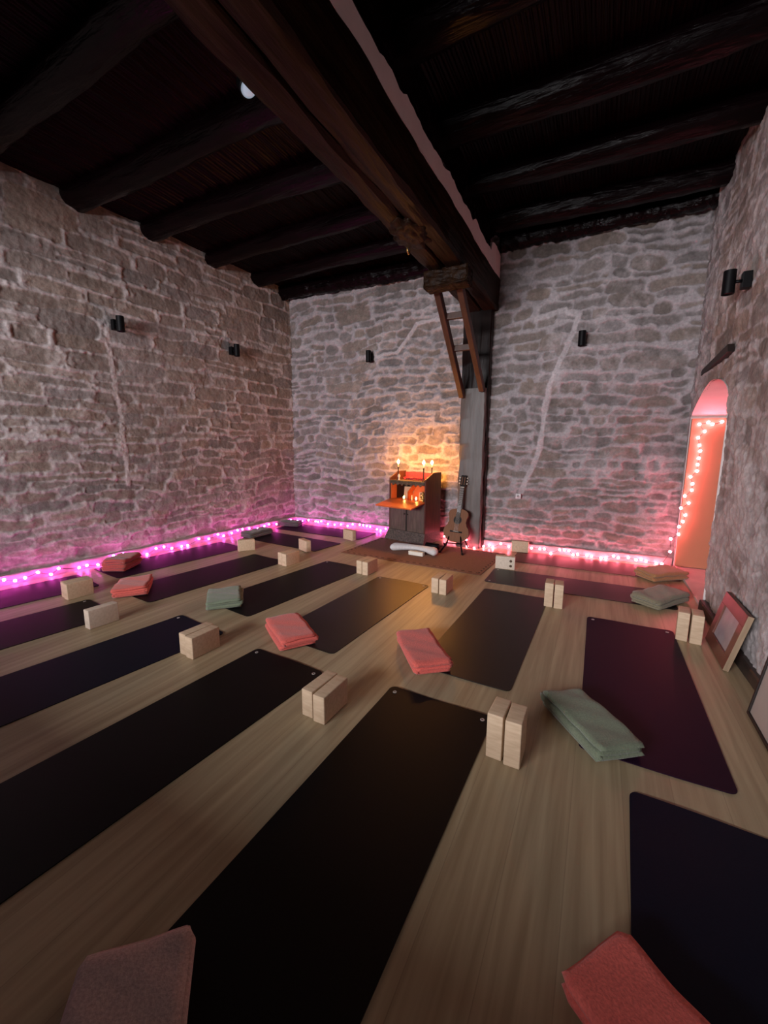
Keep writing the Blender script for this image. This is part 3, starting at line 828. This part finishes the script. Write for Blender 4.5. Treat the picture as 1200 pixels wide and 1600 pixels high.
# ------------------------------------------------------------------ rug
rg_ = empty('rug', (-2.06, 5.13, .0), math.radians(-3), 'reddish brown woven rug under the altar cabinet and guitar', 'rug')
bm = bmesh.new(); box(bm, -.98, .98, -.55, .55, 0, .008, .003, 1); ob('rug_field', bm, M['rug'], rg_)
bm = bmesh.new(); o4 = []
for (hx, hy, z) in ((.95, .50, .0078), (.95, .50, .0092), (.932, .482, .0092), (.932, .482, .0078)):
    o4.append([bm.verts.new(p) for p in ((-hx, -hy, z), (hx, -hy, z), (hx, hy, z), (-hx, hy, z))])
for a, b in zip(o4, o4[1:] + o4[:1]):
    for k in range(4): bm.faces.new((a[k], a[(k + 1) % 4], b[(k + 1) % 4], b[k]))
ob('rug_border', bm, M['rug_edge'], rg_)

# ------------------------------------------------------------------ altar cabinet (drop-front desk), local: x to the right along the front, y to the back
DR = math.radians(-14)
desk = empty('altar_cabinet', (-2.22, 5.60, .009), DR, 'drop-front wooden cabinet used as a candlelit altar, orange flap lowered', 'cabinet')
W_, D_ = .70, .40
sideprof = [(0, .10), (0, .955), (.20, 1.055), (D_, 1.055), (D_, .0), (.06, .0)]
for (a, b) in ((-W_, -W_ + .022), (-.022, 0)):
    bm = bmesh.new(); prism(bm, sideprof, 'x', a, b); bmesh.ops.bevel(bm, geom=list(bm.edges), offset=.003, segments=1, affect='EDGES')
    ob('side_panel', bm, M['desk_side'], desk)
bm = bmesh.new(); box(bm, -W_ + .02, -.02, D_ - .018, D_, .05, 1.02, .002); ob('back_panel', bm, M['desk_side'], desk)
bm = bmesh.new(); box(bm, -W_ + .02, -.02, .004, D_ - .02, .595, .630, .003); ob('deck_board', bm, M['orange'], desk)
bm = bmesh.new(); box(bm, -W_ + .02, -.02, .0, D_ - .02, .895, .920, .003); ob('top_shelf', bm, M['desk_front'], desk)
# flared speckled plinth
bm = bmesh.new(); ringz = [(.05, 0), (.045, .02), (.028, .07), (.012, .12), (.004, .155)]
rows = []
for (o_, z) in ringz:
    rows.append([bm.verts.new(p) for p in ((-W_ - o_, -o_ * 1.1, z), (o_ * .25, -o_ * 1.1, z), (o_ * .25, D_ - .01, z), (-W_ - o_, D_ - .01, z))])
for a, b in zip(rows[:-1], rows[1:]):
    for k in range(4): bm.faces.new((a[k], a[(k + 1) % 4], b[(k + 1) % 4], b[k]))
bm.faces.new(rows[0][::-1]); bm.faces.new(rows[-1])
ob('plinth', bm, M['desk_base'], desk)
# doors with panels
for (a, b, kx) in ((-W_ + .024, -W_ / 2 - .004, -W_ / 2 - .03), (-W_ / 2 + .004, -.024, -W_ / 2 + .03)):
    bm = bmesh.new()
    box(bm, a, b, 0, .020, .158, .590, .003)
    box(bm, a + .05, b - .05, -.006, .01, .21, .54, .005)
    d = ob('door', bm, M['desk_front'], desk)
    bm = bmesh.new(); lathe(bm, [(.004, 0), (.004, .012), (.010, .018), (.010, .024), (.0, .028)], 12)
    ob('knob', bm, M['candlestick'], d, True, loc=(kx, -.001, .42), rot=(PI / 2, 0, 0))
bm = bmesh.new(); box(bm, -W_ / 2 - .012, -W_ / 2 + .012, -.008, .015, .158, .59, .003); ob('door_gap_shade', bm, M['dark_in'], desk)  # dark strip standing in for the shaded gap between the doors
# flap: hinged at the deck, sloping slightly down
bm = bmesh.new(); box(bm, -W_ + .01, -.01, -.335, 0, -.010, .010, .003)
bm2 = ob('flap', bm, M['orange'], desk, loc=(0, .0, .622), rot=(math.radians(11), 0, 0))
# interior
bm = bmesh.new(); box(bm, -W_ + .022, -.022, D_ - .05, D_ - .02, .632, .893); ob('recess_back', bm, M['dark_in'], desk)
bm = bmesh.new(); box(bm, -W_ + .022, -W_ + .032, .02, .15, .632, .893)
ob('inner_side', bm, M['orange'], desk)
bm = bmesh.new()
archp = [(-.345, .632), (-.345, .74), (-.30, .83), (-.225, .875), (-.13, .872), (-.06, .83), (-.03, .74), (-.03, .632)]
prism(bm, archp, 'y', .16, .172); ob('arched_panel', bm, M['orange'], desk)
bm = bmesh.new()
prism(bm, [(-.36, .632), (-.352, .632), (-.352, .75), (-.225, .893), (-.24, .893), (-.36, .76)], 'y', .03, .16); ob('divider', bm, M['orange'], desk)
# carved rail with garland
bm = bmesh.new(); box(bm, -W_ + .022, -.022, -.012, .006, .870, .925, .004)
for k in range(22):
    t = bmesh.new(); bmesh.ops.create_icosphere(t, subdivisions=2, radius=.013)
    merge(bm, t, Matrix.Translation((-W_ + .045 + k * (W_ - .09) / 21, -.014, .900 + .007 * math.sin(k * 1.4))) @ Matrix.Scale(.7, 4, (0, 1, 0)))
for k in range(7):
    t = bmesh.new(); bmesh.ops.create_icosphere(t, subdivisions=2, radius=.022)
    merge(bm, t, Matrix.Translation((-W_ + .09 + k * (W_ - .18) / 6, -.008, .868)) @ Matrix.Scale(.45, 4, (0, 1, 0)))
ob('carved_rail', bm, M['carved'], desk, True)
bm = bmesh.new(); box(bm, -W_ + .03, -.03, D_ - .024, D_ - .018, .925, 1.035, .002); ob('red_backcloth', bm, M['flower'], desk)

DM = desk.matrix_basis.copy()
DM = Matrix.Translation(Vector((-2.22, 5.60, .009))) @ Matrix.Rotation(DR, 4, 'Z')
def dpt(x, y, z): return tuple(DM @ Vector((x, y, z)))
# flowers on the shelf
rg = random.Random(21)
for k in range(9):
    x = -W_ + .14 + k * .052
    bm = bmesh.new()
    for j in range(9):
        t = bmesh.new(); bmesh.ops.create_icosphere(t, subdivisions=2, radius=1)
        a = j * 2.4; r_ = .016 if j else 0
        merge(bm, t, Matrix.Translation((r_ * math.cos(a), r_ * math.sin(a), .030 + .010 * rg.random())) @ Matrix.Rotation(a, 4, 'Z') @ Matrix.Rotation(.6, 4, 'Y') @ Matrix.Diagonal((.014, .010, .008, 1)))
    lathe(bm, [(.012, 0), (.016, .012), (.012, .026), (0, .028)], 10)
    o = ob('flower', bm, M['flower'], None, True, loc=dpt(x, .20 + .05 * rg.random(), .9215))
    tag(o, 'small red blossom in the row on the cabinet shelf behind the carved rail', 'flower', 'red blossoms on the cabinet shelf')

def flame_mesh(h=.05, r=.015):
    bm = bmesh.new(); pr = []
    for k in range(11):
        t = k / 10
        pr.append((r * math.sin(PI * t ** .75) * (1 - .25 * t) if 0 < k < 10 else 0, h * t))
    lathe(bm, pr, 12); return bm
def candle(x, y, stick_h, lab, wax_h=.05, rr=.008):
    root = empty('candlestick', dpt(x, y, .921), 0, lab, 'candlestick', 'lit candles on top of the cabinet')
    bm = bmesh.new(); lathe(bm, [(.026, 0), (.026, .006), (.010, .014), (.006, .03), (.010, .05), (.010, .065), (.009, stick_h - .03), (.014, stick_h - .012), (.015, stick_h), (0, stick_h)], 16)
    ob('stick', bm, M['candlestick'], root, True)
    bm = bmesh.new(); lathe(bm, [(rr, stick_h), (rr, stick_h + wax_h), (0, stick_h + wax_h)], 14); ob('candle', bm, M['wax'], root, True)
    f = ob('flame', flame_mesh(.062, .019), M['flame'], root, True, loc=(0, 0, stick_h + wax_h + .004))
candle(-W_ + .075, .13, .20, 'lit candle on a dark stick at the left of the cabinet top', .05)
candle(-.115, .10, .20, 'lit candle on a dark stick, middle one of the three on the cabinet top', .05)
candle(-.052, .22, .21, 'rightmost lit candle on the cabinet top, behind the edge of the side panel', .04)
bm = bmesh.new(); lathe(bm, [(.016, 0), (.018, .01), (.008, .03), (.02, .05), (.02, .075), (.006, .09), (0, .1)], 14)
o = ob('glass_ornament', bm, M['socket'], None, True, loc=dpt(-W_ + .115, .10, .921)); tag(o, 'small pale ornament beside the left candlestick on the cabinet top', 'ornament')

# pictures, tealights and figure on the lowered desk
def frame_thing(x, y, w, h, lean, lab, mats, rz=0):
    root = empty('picture_frame', dpt(x, y, .631), DR + rz, lab, 'framed picture')
    bm = bmesh.new()
    for (a, b, c, d) in ((-w / 2, w / 2, 0, .014), (-w / 2, w / 2, h - .014, h), (-w / 2, -w / 2 + .014, .014, h - .014), (w / 2 - .014, w / 2, .014, h - .014)):
        box(bm, a, b, -.006, .006, c, d, .002)
    ob('frame', bm, M[mats[0]], root, rot=(-lean, 0, 0))
    bm = bmesh.new(); box(bm, -w / 2 + .012, w / 2 - .012, 0, .004, .012, h - .012); ob('print', bm, M[mats[1]], root, rot=(-lean, 0, 0))
    bm = bmesh.new(); lathe(bm, [(.001, 0), (h * .14, 0), (h * .14, .001), (0, .001)], 16)
    ob('printed_figure', bm, M[mats[2]], root, loc=(-w * .05, -.002 + h * .55 * math.sin(lean), h * .55), rot=(PI / 2 - lean, 0, 0))
frame_thing(-W_ / 2 - .115, .20, .20, .185, .15, 'pale framed picture on the left of the open cabinet desk', ('photo_frame', 'photo_frame', 'photo_dark'))
frame_thing(-.165, .12, .085, .125, .12, 'small dark portrait in front of the orange arched panel', ('photo_frame', 'photo_dark', 'photo_frame'))
def tealight(x, y, z, lab, r=.02, h=.022, fh=.042, fr=.014):
    root = empty('tealight', dpt(x, y, z), 0, lab, 'candle', 'small lights on the lowered cabinet flap')
    bm = bmesh.new(); lathe(bm, [(r * .95, 0), (r, .003), (r, h), (r * .8, h - .003), (0, h - .003)], 18); ob('cup', bm, M['wax'], root, True)
    ob('flame', flame_mesh(fh, fr), M['flame_small'], root, True, loc=(0, 0, h))
tealight(-W_ / 2 - .075, .03, .631, 'burning tealight before the pale framed picture on the lowered flap')
tealight(-.185, .02, .631, 'burning tealight before the small dark portrait on the lowered flap')
bm = bmesh.new(); lathe(bm, [(.010, 0), (.010, .05), (.006, .056), (.008, .075), (0, .085)], 12)
o = ob('candle_stub', bm, M['wax'], None, True, loc=dpt(-.275, .03, .631)); tag(o, 'short pale unlit candle left of the right tealight on the flap', 'candle')
bm = bmesh.new(); lathe(bm, [(.026, 0), (.028, .012), (.016, .022), (.030, .035), (.026, .055), (.014, .085), (.019, .10), (.020, .115), (.013, .13), (.006, .145), (0, .15)], 18)
for s in (-1, 1): tube(bm, [(s * .016, 0, .082), (s * .032, -.008, .062), (s * .026, -.018, .045), (s * .006, -.024, .045)], .006, 8)
o = ob('figurine', bm, M['brass'], None, True, loc=dpt(-.075, .04, .631)); tag(o, 'small golden seated figurine at the right end of the cabinet flap', 'figurine')

# ------------------------------------------------------------------ guitar, stand, speaker, pillow, box
def body_outline(n=72):
    # half widths along the height (0 bottom .. .47 top)
    ctl = [(0, .0), (.012, .075), (.04, .125), (.09, .168), (.135, .180), (.19, .168), (.25, .132), (.295, .118), (.34, .124), (.39, .138), (.43, .130), (.46, .095), (.475, .04), (.478, 0)]
    from bisect import bisect
    right_ = []
    for k in range(n + 1):
        t = k / n; z = .478 * (.5 - .5 * math.cos(PI * t))
        i = max(1, min(bisect([c[0] for c in ctl], z), len(ctl) - 1)); a, b = ctl[i - 1], ctl[i]
        u = (z - a[0]) / (b[0] - a[0] or 1); u2_ = u * u * (3 - 2 * u) if .05 < z < .44 else u ** (.6 if z < .05 else 1)
        right_.append((a[1] + (b[1] - a[1]) * u2_, z))
    return right_ + [(-x, z) for (x, z) in right_[-2:0:-1]]
gt = empty('guitar', (-1.725, 5.475, .125), math.radians(6), 'brown classical guitar standing upright on a black stand against the post', 'guitar')
lean, tiltx = math.radians(-13.5), math.radians(4.0)
GR = Matrix.Rotation(tiltx, 4, 'Y') @ Matrix.Rotation(lean, 4, 'X')
ge = GR.to_euler()
def gob(name, bm, m, parent=gt, **k):
    if parent is gt: return ob(name, bm, m, gt, rot=ge, **k)
    return ob(name, bm, m, parent, **k)
bm = bmesh.new(); prism(bm, body_outline(), 'y', .004, .095); gob('body_side', bm, M['gside'], angle=40)
bm = bmesh.new(); prism(bm, body_outline(), 'y', -.002, .005); gtop = gob('soundboard', bm, M['gtop'], angle=40)
bm = bmesh.new(); lathe(bm, [(.001, 0), (.044, 0), (.044, .0012), (0, .0012)], 28); gob('sound_hole', bm, M['gdark'], gtop, loc=(0, -.002, .315), rot=(PI / 2, 0, 0))
bm = bmesh.new(); lathe(bm, [(.044, 0), (.058, 0), (.058, .001), (.044, .001), (.044, 0)], 28, cap=False); gob('rosette', bm, M['gneck'], gtop, loc=(0, -.002, .315), rot=(PI / 2, 0, 0))
bm = bmesh.new(); box(bm, -.085, .085, -.012, -.001, .138, .160, .003); box(bm, -.042, .042, -.018, -.008, .142, .156, .003)
gob('bridge', bm, M['gdark'])
bm = bmesh.new(); box(bm, -.040, .040, -.020, -.012, .150, .154, .001); gob('saddle', bm, M['bone'])
bm = bmesh.new(); prism(bm, [(-.030, .345), (.030, .345), (.026, .78), (-.026, .78)], 'y', -.010, -.002); fb = gob('fingerboard', bm, M['gneck'])
for k in range(1, 15):
    z = .15 + .63 / (2 ** (k / 12))
    if z > .36:
        bm = bmesh.new(); box(bm, -.026, .026, -.0115, -.0095, z - .0008, z + .0008); gob('fret', bm, M['chrome'], fb)
bm = bmesh.new(); prism(bm, [(-.027, .46), (.027, .46), (.025, .79), (-.025, .79)], 'y', -.002, .018); gob('neck', bm, M['gside'])
bm = bmesh.new(); box(bm, -.026, .026, -.014, .002, .778, .785, .001); gob('nut', bm, M['bone'])
bm = bmesh.new()
prism(bm, [(-.030, .785), (.030, .785), (.038, .80), (.038, .945), (.020, .955), (0, .948), (-.020, .955), (-.038, .945), (-.038, .80)], 'y', .0, .018)
hd = gob('headstock', bm, M['gdark'])
for s in (-1, 1):
    bm = bmesh.new(); box(bm, s * .017 - .005, s * .017 + .005, -.001, .0005, .815, .93, .002); gob('slot', bm, M['gtop'], hd)
    for k in range(3):
        bm = bmesh.new(); z = .835 + k * .04
        tube(bm, [(s * .036, .009, z), (s * .052, .009, z)], .003, 8); box(bm, s * .055 - .006, s * .055 + .006, .004, .014, z - .009, z + .009, .003)
        gob('tuning_peg', bm, M['bone'], hd)
for k in range(6):
    a = -.026 + k * .0104; b = -.020 + k * .008
    bm = bmesh.new(); tube(bm, [(a, -.020, .153), (b, -.0145, .782)], .0009, 5); gob('string', bm, M['string'])
gs = empty('guitar_stand', (-1.725, 5.47, .009), math.radians(6), 'black folding stand holding the guitar', 'guitar stand')
for s in (-1, 1):
    bm = bmesh.new()
    tube(bm, [(s * .15, -.19, .012), (s * .10, -.03, .10), (s * .06, .10, .30)], .011, 8)
    l_ = ob('leg', bm, M['black_metal'], gs, True)
    bm = bmesh.new(); tube(bm, [(s * .158, -.215, .012), (s * .148, -.18, .014)], .016, 8); ob('rubber_foot', bm, M['gdark'], l_, True)
    bm = bmesh.new(); tube(bm, [(s * .16, .19, .012), (s * .06, .10, .30)], .010, 8); ob('leg', bm, M['black_metal'], gs, True)
    bm = bmesh.new(); tube(bm, [(s * .11, -.0, .102), (s * .115, -.10, .092), (s * .118, -.125, .125)], .010, 8); ob('cradle_arm', bm, M['black_metal'], gs, True)
bm = bmesh.new(); tube(bm, [(-.11, .0, .10), (.11, .0, .10)], .009, 8); ob('crossbar', bm, M['black_metal'], gs, True)

bm = bmesh.new(); lathe(bm, [(.0, 0), (.036, 0), (.044, .006), (.044, .196), (.036, .202), (0, .202)], 24)
sp_ = empty('speaker', (-2.02, 5.395, .053), math.radians(-4), 'black cylindrical speaker lying on the rug between cabinet and guitar', 'speaker')
ob('speaker_body', bm, M['black_metal'], sp_, True, loc=(-.101, 0, 0), rot=(0, PI / 2, 0))
bm = bmesh.new(); lathe(bm, [(.0, 0), (.030, 0), (.030, .003), (0, .004)], 20)
ob('end_cap', bm, M['gdark'], sp_, True, loc=(.1015, 0, 0), rot=(0, PI / 2, 0))

# crescent cushion
bm = bmesh.new(); pts = []; rs = []
for k in range(25):
    t = k / 24; x = -.335 + .67 * t; s = abs(2 * t - 1)
    y = -.115 * s ** 1.8 + .045
    pts.append((x, y, 0)); rs.append(.050 + .034 * s ** 1.4 if 0 < k < 24 else .045)
rs[1] = rs[23] = .074
rings = []
for p, r in zip(pts, rs):
    rings.append([bm.verts.new((p[0], p[1] + r * 1.15 * math.cos(a), .06 + r * .70 * math.sin(a))) for a in [2 * PI * j / 16 for j in range(16)]])
for a, b in zip(rings[:-1], rings[1:]):
    for k in range(16): bm.faces.new((a[k], a[(k + 1) % 16], b[(k + 1) % 16], b[k]))
for ring, sx_ in ((rings[0], -1), (rings[-1], 1)):
    c_ = bm.verts.new((ring[0].co.x + sx_ * .018, sum(v.co.y for v in ring) / 16, .06))
    for k in range(16): bm.faces.new((ring[k], ring[(k + 1) % 16], c_))
zm = min(v.co.z for v in bm.verts)
for v in bm.verts: v.co.z -= zm
o = ob('bolster_cushion', bm, M['white_cloth'], None, True, loc=(-2.165, 5.13, .0085), rot=(0, 0, math.radians(-1))); tag(o, 'white crescent-shaped cushion lying on the rug before the cabinet', 'cushion')
bm = bmesh.new(); box(bm, -.105, .105, -.03, .03, 0, .048, .004)
o = empty('small_box', (-2.09, 4.985, .0085), math.radians(-3), 'small cream box in front of the white crescent cushion', 'box')
ob('box_body', bm, M['white_box'], o)
bm = bmesh.new(); box(bm, -.107, .107, -.032, .032, .036, .052, .004); ob('lid', bm, M['white_box'], o)

# ------------------------------------------------------------------ wall lamps, socket, ceiling spot
def wall_lamp(loc, out, lab, h=.175, r=.043):
    out = Vector(out).normalized()
    root = empty('wall_lamp', loc, math.atan2(out.y, out.x), lab, 'wall lamp', 'black wall lamps')
    bm = bmesh.new(); lathe(bm, [(r * .72, -h / 2 + .012), (r, -h / 2), (r, h / 2), (r * .72, h / 2 - .012)], 20); ob('cylinder_shade', bm, M['black_metal'], root, loc=(.092, 0, 0), angle=40)
    bm = bmesh.new(); tube(bm, [(.0, 0, 0), (.06, 0, 0)], .012, 10); ob('arm', bm, M['black_metal'], root, True)
    bm = bmesh.new(); box(bm, -.045, .014, -.035, .035, -.06, .06, .004); ob('back_plate', bm, M['black_metal'], root)
wall_lamp((left_x(3.2) + .055, 3.20, 2.88), (1, 0, 0), 'black cylinder wall lamp on the left wall nearer the viewer')
wall_lamp((left_x(4.9) + .055, 4.90, 2.90), (1, 0, 0), 'black cylinder wall lamp on the left wall nearer the corner')
wall_lamp((-3.46, 6.20, 2.885), (0, -1, 0), 'black cylinder wall lamp on the back wall left of the post')
wall_lamp((-.315, 6.0, 2.775), (0, -1, 0), 'black cylinder wall lamp on the back wall right of the post')
wall_lamp((right_x(4.40) - .05, 4.40, 2.745), (-1, 0, 0), 'black cylinder wall lamp on the right wall above the doorway')
bm = bmesh.new(); box(bm, -.035, .035, -.02, .012, -.035, .035, .004)
so = empty('wall_socket', (-.975, 5.955, .77), 0, 'small white socket low on the back wall right of the post', 'socket')
ob('plate', bm, M['socket'], so)
bm = bmesh.new(); lathe(bm, [(.001, 0), (.016, 0), (.016, .002), (0, .002)], 16); ob('socket_well', bm, M['chrome'], so, True, loc=(0, -.0205, 0), rot=(PI / 2, 0, 0))
spt = empty('ceiling_spotlight', (-2.39, 2.53, 3.93), 0, 'round spotlight with a pale lens under the ceiling left of the beam', 'spotlight')
bm = bmesh.new(); lathe(bm, [(.062, .012), (.066, 0), (.071, .012), (.060, .08), (.03, .10), (0, .10)], 28); hs = ob('housing', bm, M['black_metal'], spt, True, rot=(0, math.radians(-38), 0))
bm = bmesh.new(); lathe(bm, [(0, -.004), (.036, -.001), (.061, .010), (.061, .014), (0, .014)], 28); ob('lens', bm, M['glass_white'], hs, True)
bm = bmesh.new(); tube(bm, [(-.03, 0, .06), (-.05, 0, .25)], .012, 10); ob('stem', bm, M['black_metal'], spt, True)

# ------------------------------------------------------------------ leaning pictures
def lean_frame(name, y0, y1, xb, xt, h, lab, fm, pm, fw, th, mat_edge=None):
    yc = (y0 + y1) / 2; w = y1 - y0
    root = empty(name, (xb, yc, .001), 0, lab, 'framed picture')
    ang = math.asin((xt - xb) / h)
    R = (0, ang, 0)
    bm = bmesh.new()
    for (a, b, c, d) in ((-w / 2, w / 2, 0, fw), (-w / 2, w / 2, h - fw, h), (-w / 2, -w / 2 + fw, fw, h - fw), (w / 2 - fw, w / 2, fw, h - fw)):
        box(bm, -th, 0, a, b, c, d, .003)
    ob('frame', bm, M[fm], root, rot=R)
    bm = bmesh.new(); box(bm, -th * .55, -.004, -w / 2 + fw * .9, w / 2 - fw * .9, fw * .9, h - fw * .9); ob('picture', bm, M[pm], root, rot=R)
    bm = bmesh.new(); box(bm, -.004, .006, -w / 2 + .004, w / 2 - .004, .004, h - .004); ob('backing', bm, M[mat_edge or fm], root, rot=R)
    if mat_edge:
        bm = bmesh.new(); box(bm, -th * .98, .004, -w / 2 - .006, -w / 2 + .0, 0.0, h, .002); ob('bare_edge', bm, M[mat_edge], root, rot=R)
lean_frame('picture_frame', 3.27, 3.79, .845, .935, .40, 'reddish wood picture frame leaning on the right wall beside the doorway', 'redframe', 'paper', .085, .028, 'edge_wood')
lean_frame('picture_frame', 2.10, 2.78, .845, .935, .62, 'thin black frame with a pale board leaning on the right wall at the picture edge', 'lintel', 'pale_board', .016, .022)

# ------------------------------------------------------------------ fairy lights
def bulb_mesh():
    bm = bmesh.new(); lathe(bm, [(0, -.017), (.010, -.013), (.0165, 0), (.011, .013), (0, .019)], 8); return bm
bm = bulb_mesh(); me_b = bpy.data.meshes.new('bulb'); bm.to_mesh(me_b); bm.free()
for p in me_b.polygons: p.use_smooth = True
def fairy(name, pts, lab, mat):
    root = empty(name, (pts[0][0], pts[0][1], 0), 0, lab, 'fairy lights', 'fairy light strings along the walls')
    o0 = Vector((pts[0][0], pts[0][1], 0))
    # cable through the bulbs with small sags
    path = []
    for a, b in zip(pts[:-1], pts[1:]):
        a = Vector(a); b = Vector(b); m_ = (a + b) / 2; m_.z = max(.006, m_.z - .2 * (b - a).length * .2)
        path += [a - o0, m_ - o0]
    path.append(Vector(pts[-1]) - o0)
    bm = bmesh.new(); tube(bm, path, .0028, 5); ob('cable', bm, M['wire'], root, True)
    me = me_b.copy(); me.materials.append(mat); me.name = name + '_bulb'
    for p in pts:
        o = bpy.data.objects.new('bulb', me); C.objects.link(o); o.parent = root
        v = Vector(p) - o0
        o.location = (v.x, v.y, v.z); o.rotation_euler = (random.uniform(-1, 1), random.uniform(-1, 1), 0)
rg = random.Random(99)
pts = []
y = .9
while y < 6.05:
    pts.append((left_x(y) + .118 + rg.uniform(0, .03), y, rg.choice([.025, .045, .07, .085]) + rg.uniform(-.01, .01)))
    y += rg.choice([.085, .11, .16, .19])
x = -5.02
while x < -2.98:
    pts.append((x, 6.125 - rg.uniform(0, .03), rg.choice([.03, .05, .075, .09]) + rg.uniform(-.01, .01)))
    x += rg.choice([.07, .10, .13, .15])
fairy('fairy_lights', pts, 'magenta fairy light string along the left wall up to the cabinet', M['bulb_magenta'])
pts = [(-2.085, 6.10, .05), (-2.02, 6.08, .03), (-1.96, 6.05, .06), (-1.88, 5.98, .03), (-1.62, 5.70, .13), (-1.60, 5.69, .03), (-1.50, 5.70, .02), (-1.395, 5.82, .03)]
x = -1.33
while x < .80:
    pts.append((x, 5.868 + .05 * (x + 1.4) - rg.uniform(0, .03), rg.choice([.025, .05, .075]) + rg.uniform(-.01, .012)))
    x += rg.choice([.055, .085, .11])
# the string climbs the door leaf: x, y, z of each bulb
pts += [(0.828, 5.875, 0.213), (0.82, 5.875, 0.369), (0.89, 5.875, 0.431), (0.887, 5.875, 0.524), (0.918, 5.875, 0.588), (0.935, 5.875, 0.666), (0.884, 5.875, 0.745), (0.952, 5.875, 0.81), (0.907, 5.875, 0.89), (0.967, 5.875, 0.961), (0.966, 5.875, 1.035), (0.94, 5.875, 1.115), (0.993, 5.875, 1.183), (0.992, 5.875, 1.256), (0.996, 5.875, 1.329), (1.0, 5.875, 1.408), (0.988, 5.875, 1.473), (0.967, 5.875, 1.559), (1.019, 5.875, 1.629), (0.964, 5.875, 1.708), (1.043, 5.875, 1.728), (1.08, 5.875, 1.706), (1.163, 5.875, 1.732)]
fairy('fairy_lights', pts, 'rose-red fairy light string from the guitar along the wall and up the doorway', M['bulb_red'])

# ------------------------------------------------------------------ light and view
w = bpy.data.worlds.new('world'); S.world = w; w.use_nodes = True
w.node_tree.nodes['Background'].inputs[0].default_value = (.62, .72, 1.0, 1); w.node_tree.nodes['Background'].inputs[1].default_value = .08
def area(name, loc, target, sx, sy, power, col):
    l = bpy.data.lights.new(name, 'AREA'); l.shape = 'RECTANGLE'; l.size = sx; l.size_y = sy; l.energy = power; l.color = col
    o = bpy.data.objects.new(name, l); C.objects.link(o); o.location = loc
    o.rotation_euler = (Vector(target) - Vector(loc)).to_track_quat('-Z', 'Y').to_euler()
    return o
area('window_daylight', (-2.7, -4.4, 2.15), (-2.4, 4, 2.0), 2.8, 1.3, 720, (.97, .94, .98))

S.view_settings.view_transform = 'Standard'
S.view_settings.look = 'None'
S.view_settings.exposure = 0
S.view_settings.gamma = 1
S.view_settings.use_curve_mapping = False
S.cycles.max_bounces = 6
S.cycles.sample_clamp_indirect = 6
